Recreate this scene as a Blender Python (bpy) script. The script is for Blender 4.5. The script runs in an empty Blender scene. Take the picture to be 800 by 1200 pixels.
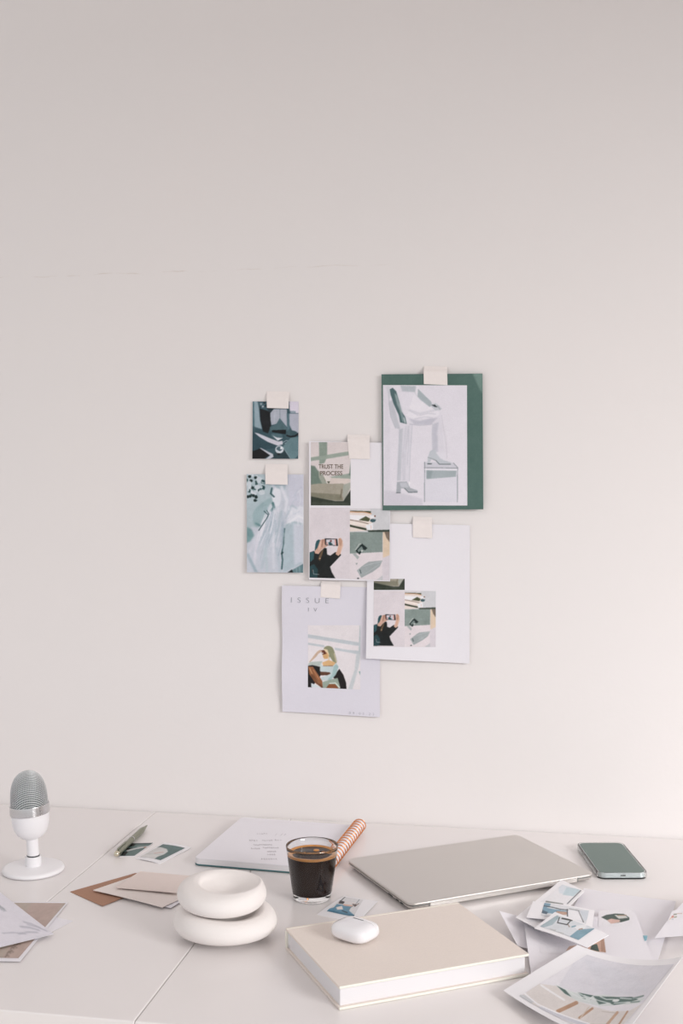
import bpy, bmesh, math, random
import numpy as np
from mathutils import Vector, Matrix
random.seed(4)
rng = np.random.default_rng(7)
R = math.radians
C = bpy.context.scene.collection
SC = bpy.context.scene

# ------------------------------------------------------------------ camera, light, exposure
FPX = 1340.0; YAW = R(10.15); CAMY = -1.995; CAMZ = 1.34; HOR = 572.0; DZ = 0.75   # DZ: height of the desk top
cam = bpy.data.cameras.new('camera'); camo = bpy.data.objects.new('camera', cam); C.objects.link(camo)
camo.location = (0, CAMY, CAMZ); camo.rotation_euler = (R(90), 0, YAW)
cam.sensor_fit = 'VERTICAL'; cam.sensor_height = 36; cam.lens = 36 * FPX / 1200
cam.shift_y = -(600 - HOR) / 1200; cam.clip_start = .02
SC.camera = camo
SC.view_settings.view_transform = 'Standard'; SC.view_settings.look = 'None'
SC.view_settings.gamma = 1; SC.view_settings.use_curve_mapping = False
SC.view_settings.exposure = -0.03
w = bpy.data.worlds.new('daylight'); SC.world = w; w.use_nodes = True
w.node_tree.nodes['Background'].inputs[0].default_value = (0.98, 0.985, 1.0, 1)
w.node_tree.nodes['Background'].inputs[1].default_value = 0.80
def area(name, loc, aim, sx, sy, power, col):
    l = bpy.data.lights.new(name, 'AREA'); l.shape = 'RECTANGLE'; l.size = sx; l.size_y = sy
    l.energy = power; l.color = col
    o = bpy.data.objects.new(name, l); C.objects.link(o); o.location = loc
    o.rotation_euler = (Vector(aim) - Vector(loc)).to_track_quat('-Z', 'Y').to_euler()
    return o
area('window_daylight', (4.9, -3.9, 3.4), (-.4, -.3, .9), 2.6, 2.6, 400, (1.0, .99, .985))      # soft sky light outside the window, cut by its lintel

# ------------------------------------------------------------------ pixel rays to points of the room
def ray(px, py):
    a = (px - 400) / FPX; b = -(py - HOR) / FPX; s, c = math.sin(YAW), math.cos(YAW)
    return (-s + c * a, c + s * a, b)
def desk(px, py, z=DZ):
    d = ray(px, py); t = (z - CAMZ) / d[2]; return Vector((d[0] * t, CAMY + d[1] * t, z))
def wall(px, py, dep=0):
    d = ray(px, py); t = (-dep - CAMY) / d[1]; return Vector((d[0] * t, -dep, CAMZ + d[2] * t))

# ------------------------------------------------------------------ materials
def lin(c):
    c = np.asarray(c, dtype=float) / 255.; return np.where(c <= .04045, c / 12.92, ((c + .055) / 1.055) ** 2.4)
K = 1.10
def alb(c, k=None):
    v = np.minimum(lin(c) * (K if k is None else k), .93); return (float(v[0]), float(v[1]), float(v[2]), 1)
def mat(name, rgb, rough=.6, metal=0, noise=0, nscale=40, bump=0, bscale=200, coat=0, spec=.5, k=None, stretch=None):
    m = bpy.data.materials.new(name); m.use_nodes = True; nt = m.node_tree; b = nt.nodes['Principled BSDF']
    b.inputs['Roughness'].default_value = rough; b.inputs['Metallic'].default_value = metal
    b.inputs['Specular IOR Level'].default_value = spec; b.inputs['Coat Weight'].default_value = coat
    b.inputs['Coat Roughness'].default_value = .08
    col = alb(rgb, k); b.inputs['Base Color'].default_value = col
    tc = nt.nodes.new('ShaderNodeTexCoord'); vec = tc.outputs['Object']
    if stretch:
        mp = nt.nodes.new('ShaderNodeMapping'); mp.inputs['Scale'].default_value = stretch
        nt.links.new(vec, mp.inputs['Vector']); vec = mp.outputs['Vector']
    if noise:
        n = nt.nodes.new('ShaderNodeTexNoise'); n.inputs['Scale'].default_value = nscale; n.inputs['Detail'].default_value = 5
        r = nt.nodes.new('ShaderNodeMix'); r.data_type = 'RGBA'
        r.inputs[6].default_value = tuple(x * (1 - noise) for x in col[:3]) + (1,)
        r.inputs[7].default_value = tuple(min(x * (1 + noise), .95) for x in col[:3]) + (1,)
        nt.links.new(vec, n.inputs['Vector']); nt.links.new(n.outputs['Fac'], r.inputs[0]); nt.links.new(r.outputs[2], b.inputs['Base Color'])
    if bump:
        n = nt.nodes.new('ShaderNodeTexNoise'); n.inputs['Scale'].default_value = bscale; n.inputs['Detail'].default_value = 4
        bp = nt.nodes.new('ShaderNodeBump'); bp.inputs['Strength'].default_value = bump; bp.inputs['Distance'].default_value = .002
        nt.links.new(vec, n.inputs['Vector']); nt.links.new(n.outputs['Fac'], bp.inputs['Height']); nt.links.new(bp.outputs['Normal'], b.inputs['Normal'])
    return m
def print_mat():
    m = bpy.data.materials.new('printed_ink'); m.use_nodes = True; nt = m.node_tree; b = nt.nodes['Principled BSDF']
    b.inputs['Roughness'].default_value = .45; b.inputs['Specular IOR Level'].default_value = .35
    a = nt.nodes.new('ShaderNodeVertexColor'); a.layer_name = 'ink'
    tc = nt.nodes.new('ShaderNodeTexCoord'); n = nt.nodes.new('ShaderNodeTexNoise'); n.inputs['Scale'].default_value = 900
    mr = nt.nodes.new('ShaderNodeMapRange'); mr.inputs[3].default_value = .93; mr.inputs[4].default_value = 1.07
    mx = nt.nodes.new('ShaderNodeVectorMath'); mx.operation = 'SCALE'
    nt.links.new(tc.outputs['Object'], n.inputs['Vector']); nt.links.new(n.outputs['Fac'], mr.inputs[0])
    nt.links.new(a.outputs['Color'], mx.inputs[0]); nt.links.new(mr.outputs[0], mx.inputs['Scale']); nt.links.new(mx.outputs[0], b.inputs['Base Color'])
    return m
M = dict(
    paper=mat('white_paper', (230, 227, 232), .75, noise=.02, nscale=300, bump=.05, bscale=500),
    paperblue=mat('cool_paper', (217, 214, 223), .75, noise=.02, nscale=200, bump=.08, bscale=300),
    photo=mat('photo_paper', (232, 230, 233), .35, noise=.01),
    green=mat('green_card', (76, 110, 101), .5, noise=.08, nscale=60, bump=.05, k=1.15),
    tape=mat('masking_tape', (233, 225, 222), .7, noise=.03, nscale=150, bump=.2, bscale=260, k=1.12),
    ink=mat('grey_ink', (140, 142, 149), .7, noise=.05), brownink=mat('brown_ink', (112, 100, 88), .7, noise=.05),
    desk=mat('white_melamine', (231, 226, 225), .24, noise=.012, nscale=3, bump=.015, bscale=60, k=1.08),
    edge=mat('desk_edge_band', (214, 210, 208), .4, noise=.02),
    white=mat('white_plastic', (240, 238, 240), .35, noise=.01, k=1.05),
    gloss=mat('glossy_white_plastic', (242, 240, 243), .16, noise=.01, k=1.02, coat=.5),
    ceramic=mat('matte_ceramic', (236, 230, 227), .7, noise=.02, nscale=25, bump=.15, bscale=350, k=1.06),
    chrome=mat('brushed_chrome', (205, 205, 206), .25, 1, noise=.08, nscale=20, stretch=(1, 1, 60)),
    wire=mat('grille_wire', (222, 224, 225), .42, .6, noise=.05), mesh=mat('grille_lining', (112, 120, 120), .7, noise=.1),
    alu=mat('silver_aluminium', (203, 199, 195), .42, .75, noise=.02, nscale=8, bump=.02, bscale=900),
    dark=mat('dark_rubber', (44, 50, 50), .5, noise=.1), slot=mat('grey_slot', (120, 124, 124), .6, noise=.05),
    olive=mat('olive_metal', (132, 134, 118), .32, .6, noise=.05), brass=mat('pale_brass', (212, 206, 186), .15, 1, noise=.03),
    copper=mat('copper_wire', (232, 156, 104), .26, .8, noise=.05, k=1.0),
    linen=mat('beige_linen', (230, 219, 211), .85, noise=.05, nscale=500, bump=.35, bscale=1300),
    linenlit=mat('lit_linen_edge', (243, 233, 222), .85, noise=.04, nscale=500, bump=.25, bscale=900),  # paler copy of the linen: light caught on spine and edges is in the colour
    teal=mat('teal_cover', (74, 112, 116), .55, noise=.05),
    kraft=mat('brown_kraft', (168, 128, 106), .85, noise=.05, nscale=200, bump=.1, bscale=500),
    beige=mat('blush_card', (230, 220, 215), .85, noise=.02, nscale=200, bump=.06),
    taupe=mat('taupe_card', (222, 208, 202), .8, noise=.02, nscale=200, bump=.06),
    screen=mat('phone_glass', (84, 106, 100), .32, noise=.02, spec=.4),  # grey-green reflection on the dark screen is put into this colour
    silver=mat('pale_silver', (222, 228, 230), .35, .25, noise=.02),
    coffee=mat('black_coffee', (42, 22, 12), .3, noise=.2, nscale=60, spec=.15, k=1),
    crema=mat('coffee_crema', (206, 142, 78), .35, noise=.25, nscale=220, bump=.1),
    greybox=mat('grey_box', (196, 193, 191), .5, noise=.03),
    ink_print=print_mat())
def page_mat():
    m = mat('page_edges', (223, 220, 222), .8); nt = m.node_tree; b = nt.nodes['Principled BSDF']
    tc = nt.nodes.new('ShaderNodeTexCoord'); mp = nt.nodes.new('ShaderNodeMapping'); mp.inputs['Scale'].default_value = (6, 6, 1500)
    n = nt.nodes.new('ShaderNodeTexNoise'); n.inputs['Scale'].default_value = 1.0
    bp = nt.nodes.new('ShaderNodeBump'); bp.inputs['Strength'].default_value = .3; bp.inputs['Distance'].default_value = .0004
    nt.links.new(tc.outputs['Object'], mp.inputs['Vector']); nt.links.new(mp.outputs[0], n.inputs['Vector'])
    nt.links.new(n.outputs['Fac'], bp.inputs['Height']); nt.links.new(bp.outputs[0], b.inputs['Normal'])
    return m
M['pages'] = page_mat()
def glass_mat(name, tint, rough=0.0, ior=1.45):
    m = bpy.data.materials.new(name); m.use_nodes = True; b = m.node_tree.nodes['Principled BSDF']
    b.inputs['Base Color'].default_value = tint; b.inputs['Transmission Weight'].default_value = 1
    b.inputs['Roughness'].default_value = rough; b.inputs['IOR'].default_value = ior
    return m
M['glass'] = glass_mat('clear_glass', (.97, .985, .98, 1)); M['case'] = glass_mat('clear_silicone', (.93, .95, .945, 1), .12, 1.3)
def wall_mat():
    m = mat('painted_plaster', (230, 225, 224), .9); nt = m.node_tree; b = nt.nodes['Principled BSDF']; L = nt.links.new
    tc = nt.nodes.new('ShaderNodeTexCoord')
    n = nt.nodes.new('ShaderNodeTexNoise'); n.inputs['Scale'].default_value = 2.2; n.inputs['Detail'].default_value = 3
    r = nt.nodes.new('ShaderNodeMix'); r.data_type = 'RGBA'
    r.inputs[6].default_value = alb((228, 224, 223)); r.inputs[7].default_value = alb((232, 226, 224))
    L(tc.outputs['Object'], n.inputs['Vector']); L(n.outputs['Fac'], r.inputs[0])
    # hairline crack along one height of the plaster, broken up by noise
    sx = nt.nodes.new('ShaderNodeSeparateXYZ'); L(tc.outputs['Object'], sx.inputs[0])
    n2 = nt.nodes.new('ShaderNodeTexNoise'); n2.inputs['Scale'].default_value = 14; n2.inputs['Detail'].default_value = 8; L(tc.outputs['Object'], n2.inputs['Vector'])
    n3 = nt.nodes.new('ShaderNodeTexNoise'); n3.inputs['Scale'].default_value = 22; n3.inputs['Detail'].default_value = 3; L(tc.outputs['Object'], n3.inputs['Vector'])
    def mth(op, a, b_=None, c_=None):
        q = nt.nodes.new('ShaderNodeMath'); q.operation = op
        for i, v in enumerate((a, b_, c_)):
            if v is None: continue
            if isinstance(v, (int, float)): q.inputs[i].default_value = v
            else: L(v, q.inputs[i])
        return q.outputs[0]
    d = mth('ABSOLUTE', mth('SUBTRACT', mth('ADD', sx.outputs['Z'], mth('MULTIPLY', n2.outputs['Fac'], .016)), 1.742))
    line = mth('SUBTRACT', 1, mth('MINIMUM', mth('DIVIDE', d, .0012), 1))
    patch = mth('MULTIPLY', mth('MAXIMUM', mth('SUBTRACT', n3.outputs['Fac'], .47), 0), 5.0)
    left = mth('MINIMUM', mth('MAXIMUM', mth('MULTIPLY', mth('SUBTRACT', -.1, sx.outputs['X']), 1.6), 0), 1)
    f = mth('MINIMUM', mth('MULTIPLY', mth('MULTIPLY', line, patch), left), .5)
    r2 = nt.nodes.new('ShaderNodeMix'); r2.data_type = 'RGBA'; L(f, r2.inputs[0]); L(r.outputs[2], r2.inputs[6]); r2.inputs[7].default_value = alb((206, 194, 184))
    L(r2.outputs[2], b.inputs['Base Color'])
    n4 = nt.nodes.new('ShaderNodeTexNoise'); n4.inputs['Scale'].default_value = 90; n4.inputs['Detail'].default_value = 5; L(tc.outputs['Object'], n4.inputs['Vector'])
    bp = nt.nodes.new('ShaderNodeBump'); bp.inputs['Strength'].default_value = .12; bp.inputs['Distance'].default_value = .002
    L(n4.outputs['Fac'], bp.inputs['Height']); L(bp.outputs[0], b.inputs['Normal'])
    return m
M['wall'] = wall_mat()
M['floor'] = mat('pale_floor', (206, 196, 186), .5, noise=.06, nscale=4, stretch=(1, 12, 1))
M['ceil'] = mat('ceiling_paint', (232, 228, 226), .9, noise=.01)

# ------------------------------------------------------------------ mesh helpers
def tag(o, label=None, cat=None, group=None, kind=None):
    if label: o['label'] = label
    if cat: o['category'] = cat
    if group: o['group'] = group
    if kind: o['kind'] = kind
    return o
def mk(name, verts, faces, m, parent=None, loc=(0, 0, 0), rotz=0, smooth=True, angle=None):
    me = bpy.data.meshes.new(name); me.from_pydata([tuple(v) for v in verts], [], faces); me.update()
    o = bpy.data.objects.new(name, me); C.objects.link(o); me.materials.append(M[m] if isinstance(m, str) else m)
    o.location = loc; o.rotation_euler = (0, 0, rotz)
    if parent: o.parent = parent
    if smooth:
        for p in me.polygons: p.use_smooth = True
        if angle:
            me.set_sharp_from_angle(angle=R(angle)); w_ = o.modifiers.new('weighted', 'WEIGHTED_NORMAL'); w_.keep_sharp = True; w_.weight = 80
    return o
def empty(name, loc, rz=0, **k):
    o = bpy.data.objects.new(name, None); C.objects.link(o); o.location = loc; o.rotation_euler = (0, 0, rz); o.empty_display_size = .02
    return tag(o, **k)
def box(x0, y0, z0, x1, y1, z1):
    v = [(x, y, z) for z in (z0, z1) for y in (y0, y1) for x in (x0, x1)]
    return v, [(0, 2, 3, 1), (4, 5, 7, 6), (0, 1, 5, 4), (1, 3, 7, 5), (3, 2, 6, 7), (2, 0, 4, 6)]
def rrect(w_, d_, r, n=8, inset=0):
    hw, hd, r = w_ / 2 - inset, d_ / 2 - inset, max(r - inset, .0002); out = []
    for cx, cy, a0 in ((hw - r, hd - r, 0), (-hw + r, hd - r, 90), (-hw + r, -hd + r, 180), (hw - r, -hd + r, 270)):
        for i in range(n + 1):
            a = R(a0 + 90 * i / n); out.append((cx + r * math.cos(a), cy + r * math.sin(a)))
    return out
def slab(w_, d_, r, layers, n=8, cx=0, cy=0):
    """rounded slab from stacked loops: layers = [(z, inset), ...]"""
    V, F = [], []; L = None
    for z, ins in layers:
        lp = rrect(w_, d_, r, n, ins); L = len(lp); V += [(x + cx, y + cy, z) for x, y in lp]
    for k in range(len(layers) - 1):
        for i in range(L):
            j = (i + 1) % L; F.append((k * L + i, k * L + j, (k + 1) * L + j, (k + 1) * L + i))
    F.append(tuple(reversed(range(L)))); F.append(tuple(range((len(layers) - 1) * L, len(layers) * L)))
    return V, F
def join(*parts):
    V, F = [], []
    for v, f in parts:
        b = len(V); V += [tuple(x) for x in v]; F += [tuple(i + b for i in q) for q in f]
    return V, F
def cat_rom(pts, n=6, closed=False):
    out = []; N = len(pts); P = [Vector(p) for p in pts]
    rngi = range(N) if closed else range(N - 1)
    for i in rngi:
        p0 = P[(i - 1) % N] if closed or i > 0 else P[0]; p1 = P[i]; p2 = P[(i + 1) % N]; p3 = P[(i + 2) % N] if closed or i + 2 < N else P[-1]
        for k in range(n):
            t = k / n
            out.append(.5 * ((2 * p1) + (-p0 + p2) * t + (2 * p0 - 5 * p1 + 4 * p2 - p3) * t * t + (-p0 + 3 * p1 - 3 * p2 + p3) * t ** 3))
    if not closed: out.append(P[-1])
    return out
def lathe(prof, n=48, fn=None):
    """prof: (r, z) from bottom to top; r == 0 closes with a pole"""
    V, F, rows = [], [], []
    for r, z in prof:
        if r < 1e-6: rows.append([len(V)]); V.append((0, 0, z)); continue
        row = []
        for i in range(n):
            a = 2 * math.pi * i / n; row.append(len(V)); V.append((r * math.cos(a), r * math.sin(a), z))
        rows.append(row)
    for a, b in zip(rows, rows[1:]):
        for i in range(n):
            j = (i + 1) % n
            if len(a) == 1 and len(b) == 1: continue
            if len(a) == 1: F.append((a[0], b[j], b[i]))
            elif len(b) == 1: F.append((a[i], a[j], b[0]))
            else: F.append((a[i], a[j], b[j], b[i]))
    if fn: V = [fn(*v) for v in V]
    return V, F
def tube(pts, r, n=6, closed=False):
    P = [Vector(p) for p in pts]; V, F = [], []; N = len(P); up = None
    for i, p in enumerate(P):
        t = ((P[(i + 1) % N] if closed or i + 1 < N else p) - (P[i - 1] if closed or i > 0 else p)).normalized()
        if up is None: up = t.orthogonal().normalized()
        up = (up - t * up.dot(t)).normalized(); s = t.cross(up)
        rr = r[i] if isinstance(r, (list, tuple)) else r
        for k in range(n):
            a = 2 * math.pi * k / n; V.append(p + up * (rr * math.cos(a)) + s * (rr * math.sin(a)))
    for i in range(N if closed else N - 1):
        for k in range(n):
            j = (i + 1) % N; l = (k + 1) % n; F.append((i * n + k, i * n + l, j * n + l, j * n + k))
    if not closed: F.append(tuple(reversed(range(n)))); F.append(tuple(range((N - 1) * n, N * n)))
    return V, F

# ------------------------------------------------------------------ sheets of paper and what is printed on them
def hom(src, dst):
    A, B = [], []
    for (x, y), (u, v) in zip(src, dst):
        A.append([x, y, 1, 0, 0, 0, -u * x, -u * y]); B.append(u)
        A.append([0, 0, 0, x, y, 1, -v * x, -v * y]); B.append(v)
    h = np.linalg.solve(np.array(A, float), np.array(B, float)); return np.append(h, 1).reshape(3, 3)
def happ(H, x, y):
    w_ = H[2, 0] * x + H[2, 1] * y + H[2, 2]
    return (H[0, 0] * x + H[0, 1] * y + H[0, 2]) / w_, (H[1, 0] * x + H[1, 1] * y + H[1, 2]) / w_
UNIT = [(0, 0), (1, 0), (1, 1), (0, 1)]
class Sheet:
    """a thin sheet; px = corners TL TR BR BL seen in the photograph, hs = their height (desk) or stand-off (wall)"""
    def __init__(s, name, px, hs, on, m, disp=None, n=14, th=.0003, **t):
        f = wall if on == 'wall' else desk
        if not isinstance(hs, (list, tuple)): hs = [hs] * 4
        s.P = [np.array(f(x, y, h)) for (x, y), h in zip(px, hs)]
        s.H = hom(px, UNIT); s.disp = disp or (lambda u, v: 0 * u)
        nn = np.cross(s.P[1] - s.P[0], s.P[3] - s.P[0]); nn /= np.linalg.norm(nn)
        want = np.array((0, -1, 0)) if on == 'wall' else np.array((0, 0, 1))
        s.flip = nn @ want < 0
        s.n = -nn if s.flip else nn
        s.loc = np.mean(s.P, axis=0) if on == 'wall' else np.array([*np.mean(s.P, axis=0)[:2], min(p[2] for p in s.P)])
        g = np.linspace(0, 1, n + 1); U, Vv = np.meshgrid(g, g); top = s.surf(U, Vv, 0).reshape(-1, 3); bot = s.surf(U, Vv, -th).reshape(-1, 3)
        q = n + 1; F = []
        for j in range(n):
            for i in range(n):
                a, b, c, d = j * q + i, j * q + i + 1, (j + 1) * q + i + 1, (j + 1) * q + i
                F += [(a, d, c, b), (a + q * q, b + q * q, c + q * q, d + q * q)]
        rim = [i for i in range(q)] + [j * q + n for j in range(1, q)] + [n * q + i for i in range(n - 1, -1, -1)] + [j * q for j in range(n - 1, 0, -1)]
        for a, b in zip(rim, rim[1:] + rim[:1]): F.append((a, b, b + q * q, a + q * q))
        if not s.flip: F = [tuple(reversed(x)) for x in F]
        s.o = mk(name, np.vstack([top, bot]) - s.loc, F, m, loc=s.loc, angle=40); s.o.modifiers.clear(); tag(s.o, **t)
    def surf(s, u, v, off):
        u = np.asarray(u, float)[..., None]; v = np.asarray(v, float)[..., None]
        p = (s.P[0] * (1 - u) + s.P[1] * u) * (1 - v) + (s.P[3] * (1 - u) + s.P[2] * u) * v
        return p + s.n * (s.disp(u, v) + off)
    def patch(s, name, art, off=.00022, label=None):
        ny, nx = art.ny, art.nx; g, h = np.linspace(0, 1, nx), np.linspace(0, 1, ny); A, B = np.meshgrid(g, h)
        X, Y = happ(art.Hi, A, B); U, Vv = happ(s.H, X, Y); P = s.surf(U, Vv, off).reshape(-1, 3) - s.loc
        idx = np.arange(ny * nx).reshape(ny, nx); q = np.stack([idx[:-1, :-1], idx[:-1, 1:], idx[1:, 1:], idx[1:, :-1]], -1).reshape(-1, 4)
        if s.flip: q = q[:, ::-1]
        me = bpy.data.meshes.new(name); me.vertices.add(len(P)); me.vertices.foreach_set('co', P.astype(np.float32).ravel())
        me.loops.add(q.size); me.loops.foreach_set('vertex_index', q.ravel().astype(np.int32))
        me.polygons.add(len(q)); me.polygons.foreach_set('loop_start', np.arange(0, q.size, 4, dtype=np.int32)); me.update(calc_edges=True); me.validate()
        c = art.final(); ca = me.color_attributes.new('ink', 'FLOAT_COLOR', 'POINT'); ca.data.foreach_set('color', c.astype(np.float32).ravel())
        me.materials.append(M['ink_print'])
        o = bpy.data.objects.new(name, me); C.objects.link(o); o.parent = s.o
        if label: o['label'] = label
        return o
class Art:
    """ink raster over a quad of the photograph; shapes are given in the pixels of a zoomed crop"""
    def __init__(s, px, base, dens=1.7, nx=None, ny=None):
        s.px = px; d = lambda a, b: math.hypot(a[0] - b[0], a[1] - b[1])
        s.nx = nx or max(8, int(max(d(px[0], px[1]), d(px[2], px[3])) * dens)); s.ny = ny or max(8, int(max(d(px[1], px[2]), d(px[3], px[0])) * dens))
        s.Hi = hom(UNIT, px); s.SS = 2
        A, B = np.meshgrid((np.arange(s.nx * 2) + .5) / (s.nx * 2), (np.arange(s.ny * 2) + .5) / (s.ny * 2))
        s.X, s.Y = happ(s.Hi, A, B); s.buf = np.empty(A.shape + (3,)); s.buf[:] = base
        s.mottle = .45; s.sat = .86; s.tint = (0, 0, 0); s.blur = 1; s.crop(0, 0, 1)
    def crop(s, ox, oy, k): s.t = (ox, oy, k, k); return s
    def mp(s, pts): ox, oy, kx, ky = s.t; return [(ox + x / kx, oy + y / ky) for x, y in pts]
    def lay(s, m, col, a, soft):
        m = m.astype(float)
        for _ in range(int(soft * 2.5) if soft >= 3 else int(soft * 2) if soft == 2 else int(soft)):
            p = np.pad(m, 1, mode='edge'); m = (p[:-2, 1:-1] + p[2:, 1:-1] + p[1:-1, :-2] + p[1:-1, 2:] + 2 * m) / 6
        m = (m * a)[..., None]; s.buf = s.buf * (1 - m) + np.array(col, float) * m; return s
    def mask(s, pts):
        m = np.zeros(s.X.shape, bool); N = len(pts)
        for i in range(N):
            (x0, y0), (x1, y1) = pts[i], pts[(i + 1) % N]
            if y0 == y1: continue
            c = (s.Y > y0) != (s.Y > y1); m ^= c & (s.X < (x1 - x0) * (s.Y - y0) / (y1 - y0) + x0)
        return m
    def poly(s, pts, col, a=1, soft=1, sm=False):
        pts = s.mp(pts)
        if sm: pts = [(p[0], p[1]) for p in cat_rom([(x, y, 0) for x, y in pts], 4, True)]
        return s.lay(s.mask(pts), col, a, soft)
    def line(s, pts, wd, col, a=1, soft=1):
        pts = s.mp(pts); wd = wd / s.t[2]; m = np.zeros(s.X.shape, bool)
        for (x0, y0), (x1, y1) in zip(pts, pts[1:]):
            dx, dy = x1 - x0, y1 - y0; L = dx * dx + dy * dy + 1e-9
            t = np.clip(((s.X - x0) * dx + (s.Y - y0) * dy) / L, 0, 1); m |= (s.X - x0 - t * dx) ** 2 + (s.Y - y0 - t * dy) ** 2 < (wd / 2) ** 2
        return s.lay(m, col, a, soft)
    def ell(s, c, rx, ry, col, a=1, soft=1):
        (cx, cy), = s.mp([c]); rx /= s.t[2]; ry /= s.t[3]; return s.lay(((s.X - cx) / rx) ** 2 + ((s.Y - cy) / ry) ** 2 < 1, col, a, soft)
    def final(s):
        b = s.buf.reshape(s.ny, 2, s.nx, 2, 3).mean((1, 3)); f = np.zeros((s.ny, s.nx))
        for k, a in ((24, 5.0), (12, 5.5), (6, 4.5), (3, 3.5)):      # mottled tone of a photograph
            gx, gy = np.linspace(0, s.nx / k, s.nx), np.linspace(0, s.ny / k, s.ny); g = rng.normal(0, 1, (int(s.ny / k) + 3, int(s.nx / k) + 3))
            ix, iy = gx.astype(int), gy.astype(int); fx, fy = gx - ix, (gy - iy)[:, None]; fx = fx * fx * (3 - 2 * fx); fy = fy * fy * (3 - 2 * fy)
            f += a * s.mottle * ((g[iy][:, ix] * (1 - fx) + g[iy][:, ix + 1] * fx) * (1 - fy) + (g[iy + 1][:, ix] * (1 - fx) + g[iy + 1][:, ix + 1] * fx) * fy)
        L_ = b.mean(-1); b = b + (f * (.35 + .65 * np.clip((235 - L_) / 90, 0, 1)))[..., None] + rng.normal(0, 2.0, b.shape[:2])[..., None]
        for _ in range(s.blur):
            q = np.pad(b, ((1, 1), (1, 1), (0, 0)), mode='edge'); b = (q[:-2, 1:-1] + q[2:, 1:-1] + q[1:-1, :-2] + q[1:-1, 2:] + 3 * b) / 7
        g_ = b.mean(-1, keepdims=True); b = g_ + (b - g_) * s.sat + np.array(s.tint); b = b - 7 * (1 - b / 255)
        l = np.minimum(lin(np.clip(b, 0, 255)) * K, .93); return np.concatenate([l, np.ones(l.shape[:2] + (1,))], -1).reshape(-1, 4)
def rq(x0, y0, x1, y1): return [(x0, y0), (x1, y0), (x1, y1), (x0, y1)]
def lettering(sheet, text, x, y, hpx, wpx, m, name='lettering', ang=0, off=.0006, tracking=1.0, bold=0.0):
    """flat lettering on a wall sheet: x, y = left end of the baseline in the photograph"""
    cu = bpy.data.curves.new('type', 'FONT'); cu.body = text; cu.size = 1; cu.space_character = tracking; cu.offset = bold
    to = bpy.data.objects.new('type', cu); C.objects.link(to); bpy.context.view_layer.update()
    me = bpy.data.meshes.new_from_object(to.evaluated_get(bpy.context.evaluated_depsgraph_get())); bpy.data.objects.remove(to); me.name = name
    co = np.array([v.co[:] for v in me.vertices]); x0, x1 = co[:, 0].min(), co[:, 0].max(); y1 = co[:, 1].max()
    X = (co[:, 0] - x0) / (x1 - x0) * wpx; Y = -co[:, 1] / y1 * hpx; ca, sa = math.cos(R(ang)), math.sin(R(ang))
    PX = x + X * ca - Y * sa; PY = y + X * sa + Y * ca; U, V = happ(sheet.H, PX, PY); P = sheet.surf(U, V, off) - sheet.loc
    for v, p in zip(me.vertices, P): v.co = p
    me.materials.clear(); me.materials.append(M[m]); o = bpy.data.objects.new(name, me); C.objects.link(o); o.parent = sheet.o
    return o

# ================================================================== THE ROOM
def struct(name, vf, m): return tag(mk(name, *vf, m, smooth=False), kind='structure')
struct('floor', box(-2.6, -3.2, -.04, 2.1, .1, 0), 'floor')
struct('wall_back', box(-2.6, 0, 0, 2.1, .1, 2.75), 'wall')
struct('ceiling', box(-2.6, -3.2, 2.75, 2.1, .1, 2.8), 'ceil')
wr = struct('wall_right', join(box(2.0, -3.2, 0, 2.1, -3.0, 2.75), box(2.0, -.8, 0, 2.1, 0, 2.75), box(2.0, -3.0, 0, 2.1, -.8, .75), box(2.0, -3.0, 2.22, 2.1, -.8, 2.75)), 'wall')
wf = struct('window_1', join(box(1.99, -3.0, .75, 2.05, -2.96, 2.22), box(1.99, -.84, .75, 2.05, -.8, 2.22), box(1.99, -2.96, .75, 2.05, -.84, .79), box(1.99, -2.96, 2.18, 2.05, -.84, 2.22)), 'white')
struct('baseboard_back', box(-2.6, -.014, 0, 2.0, 0, .08), 'white')

# ------------------------------------------------------------------ desk
dk = empty('desk', (-.35, -.4, 0), label='long white desk of butted tabletop panels standing against the wall', cat='desk')
def dpart(name, vf, m, **k):
    o = mk(name, [(x + .35, y + .4, z) for x, y, z in vf[0]], vf[1], m, dk, **k); return o
for x0, x1 in ((-1.75, -.7008), (-.7004, -.4488), (-.4484, .95)):
    W_, D_ = x1 - x0, .788
    dpart('tabletop_panel', slab(W_, D_, .0015, [(DZ - .024, .001), (DZ - .0235, 0), (DZ - .0022, 0), (DZ - .0010, .0004), (DZ - .0003, .0011), (DZ, .0022)], 3, (x0 + x1) / 2, -.002 - D_ / 2), 'desk', angle=35)
for x in (-1.7, -.75, -.40, .9):
    for y in (-.74, -.06): dpart('leg', box(x - .025, y - .025, 0, x + .025, y + .025, DZ - .0245), 'edge', smooth=False)
dpart('apron', box(-1.72, -.76, DZ - .07, .92, -.745, DZ - .0245), 'edge', smooth=False)
dpart('apron', box(-1.72, -.055, DZ - .07, .92, -.04, DZ - .0245), 'edge', smooth=False)

# ================================================================== PAPERS TAPED TO THE WALL
GW = 'prints and sheets taped to the wall'
def lift(l=0, r=0, b=0, t=0, p=2.2):
    return lambda u, v: l * (1 - u) ** p + r * u ** p + b * v ** p * 1.0 + t * (1 - v) ** p

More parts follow.
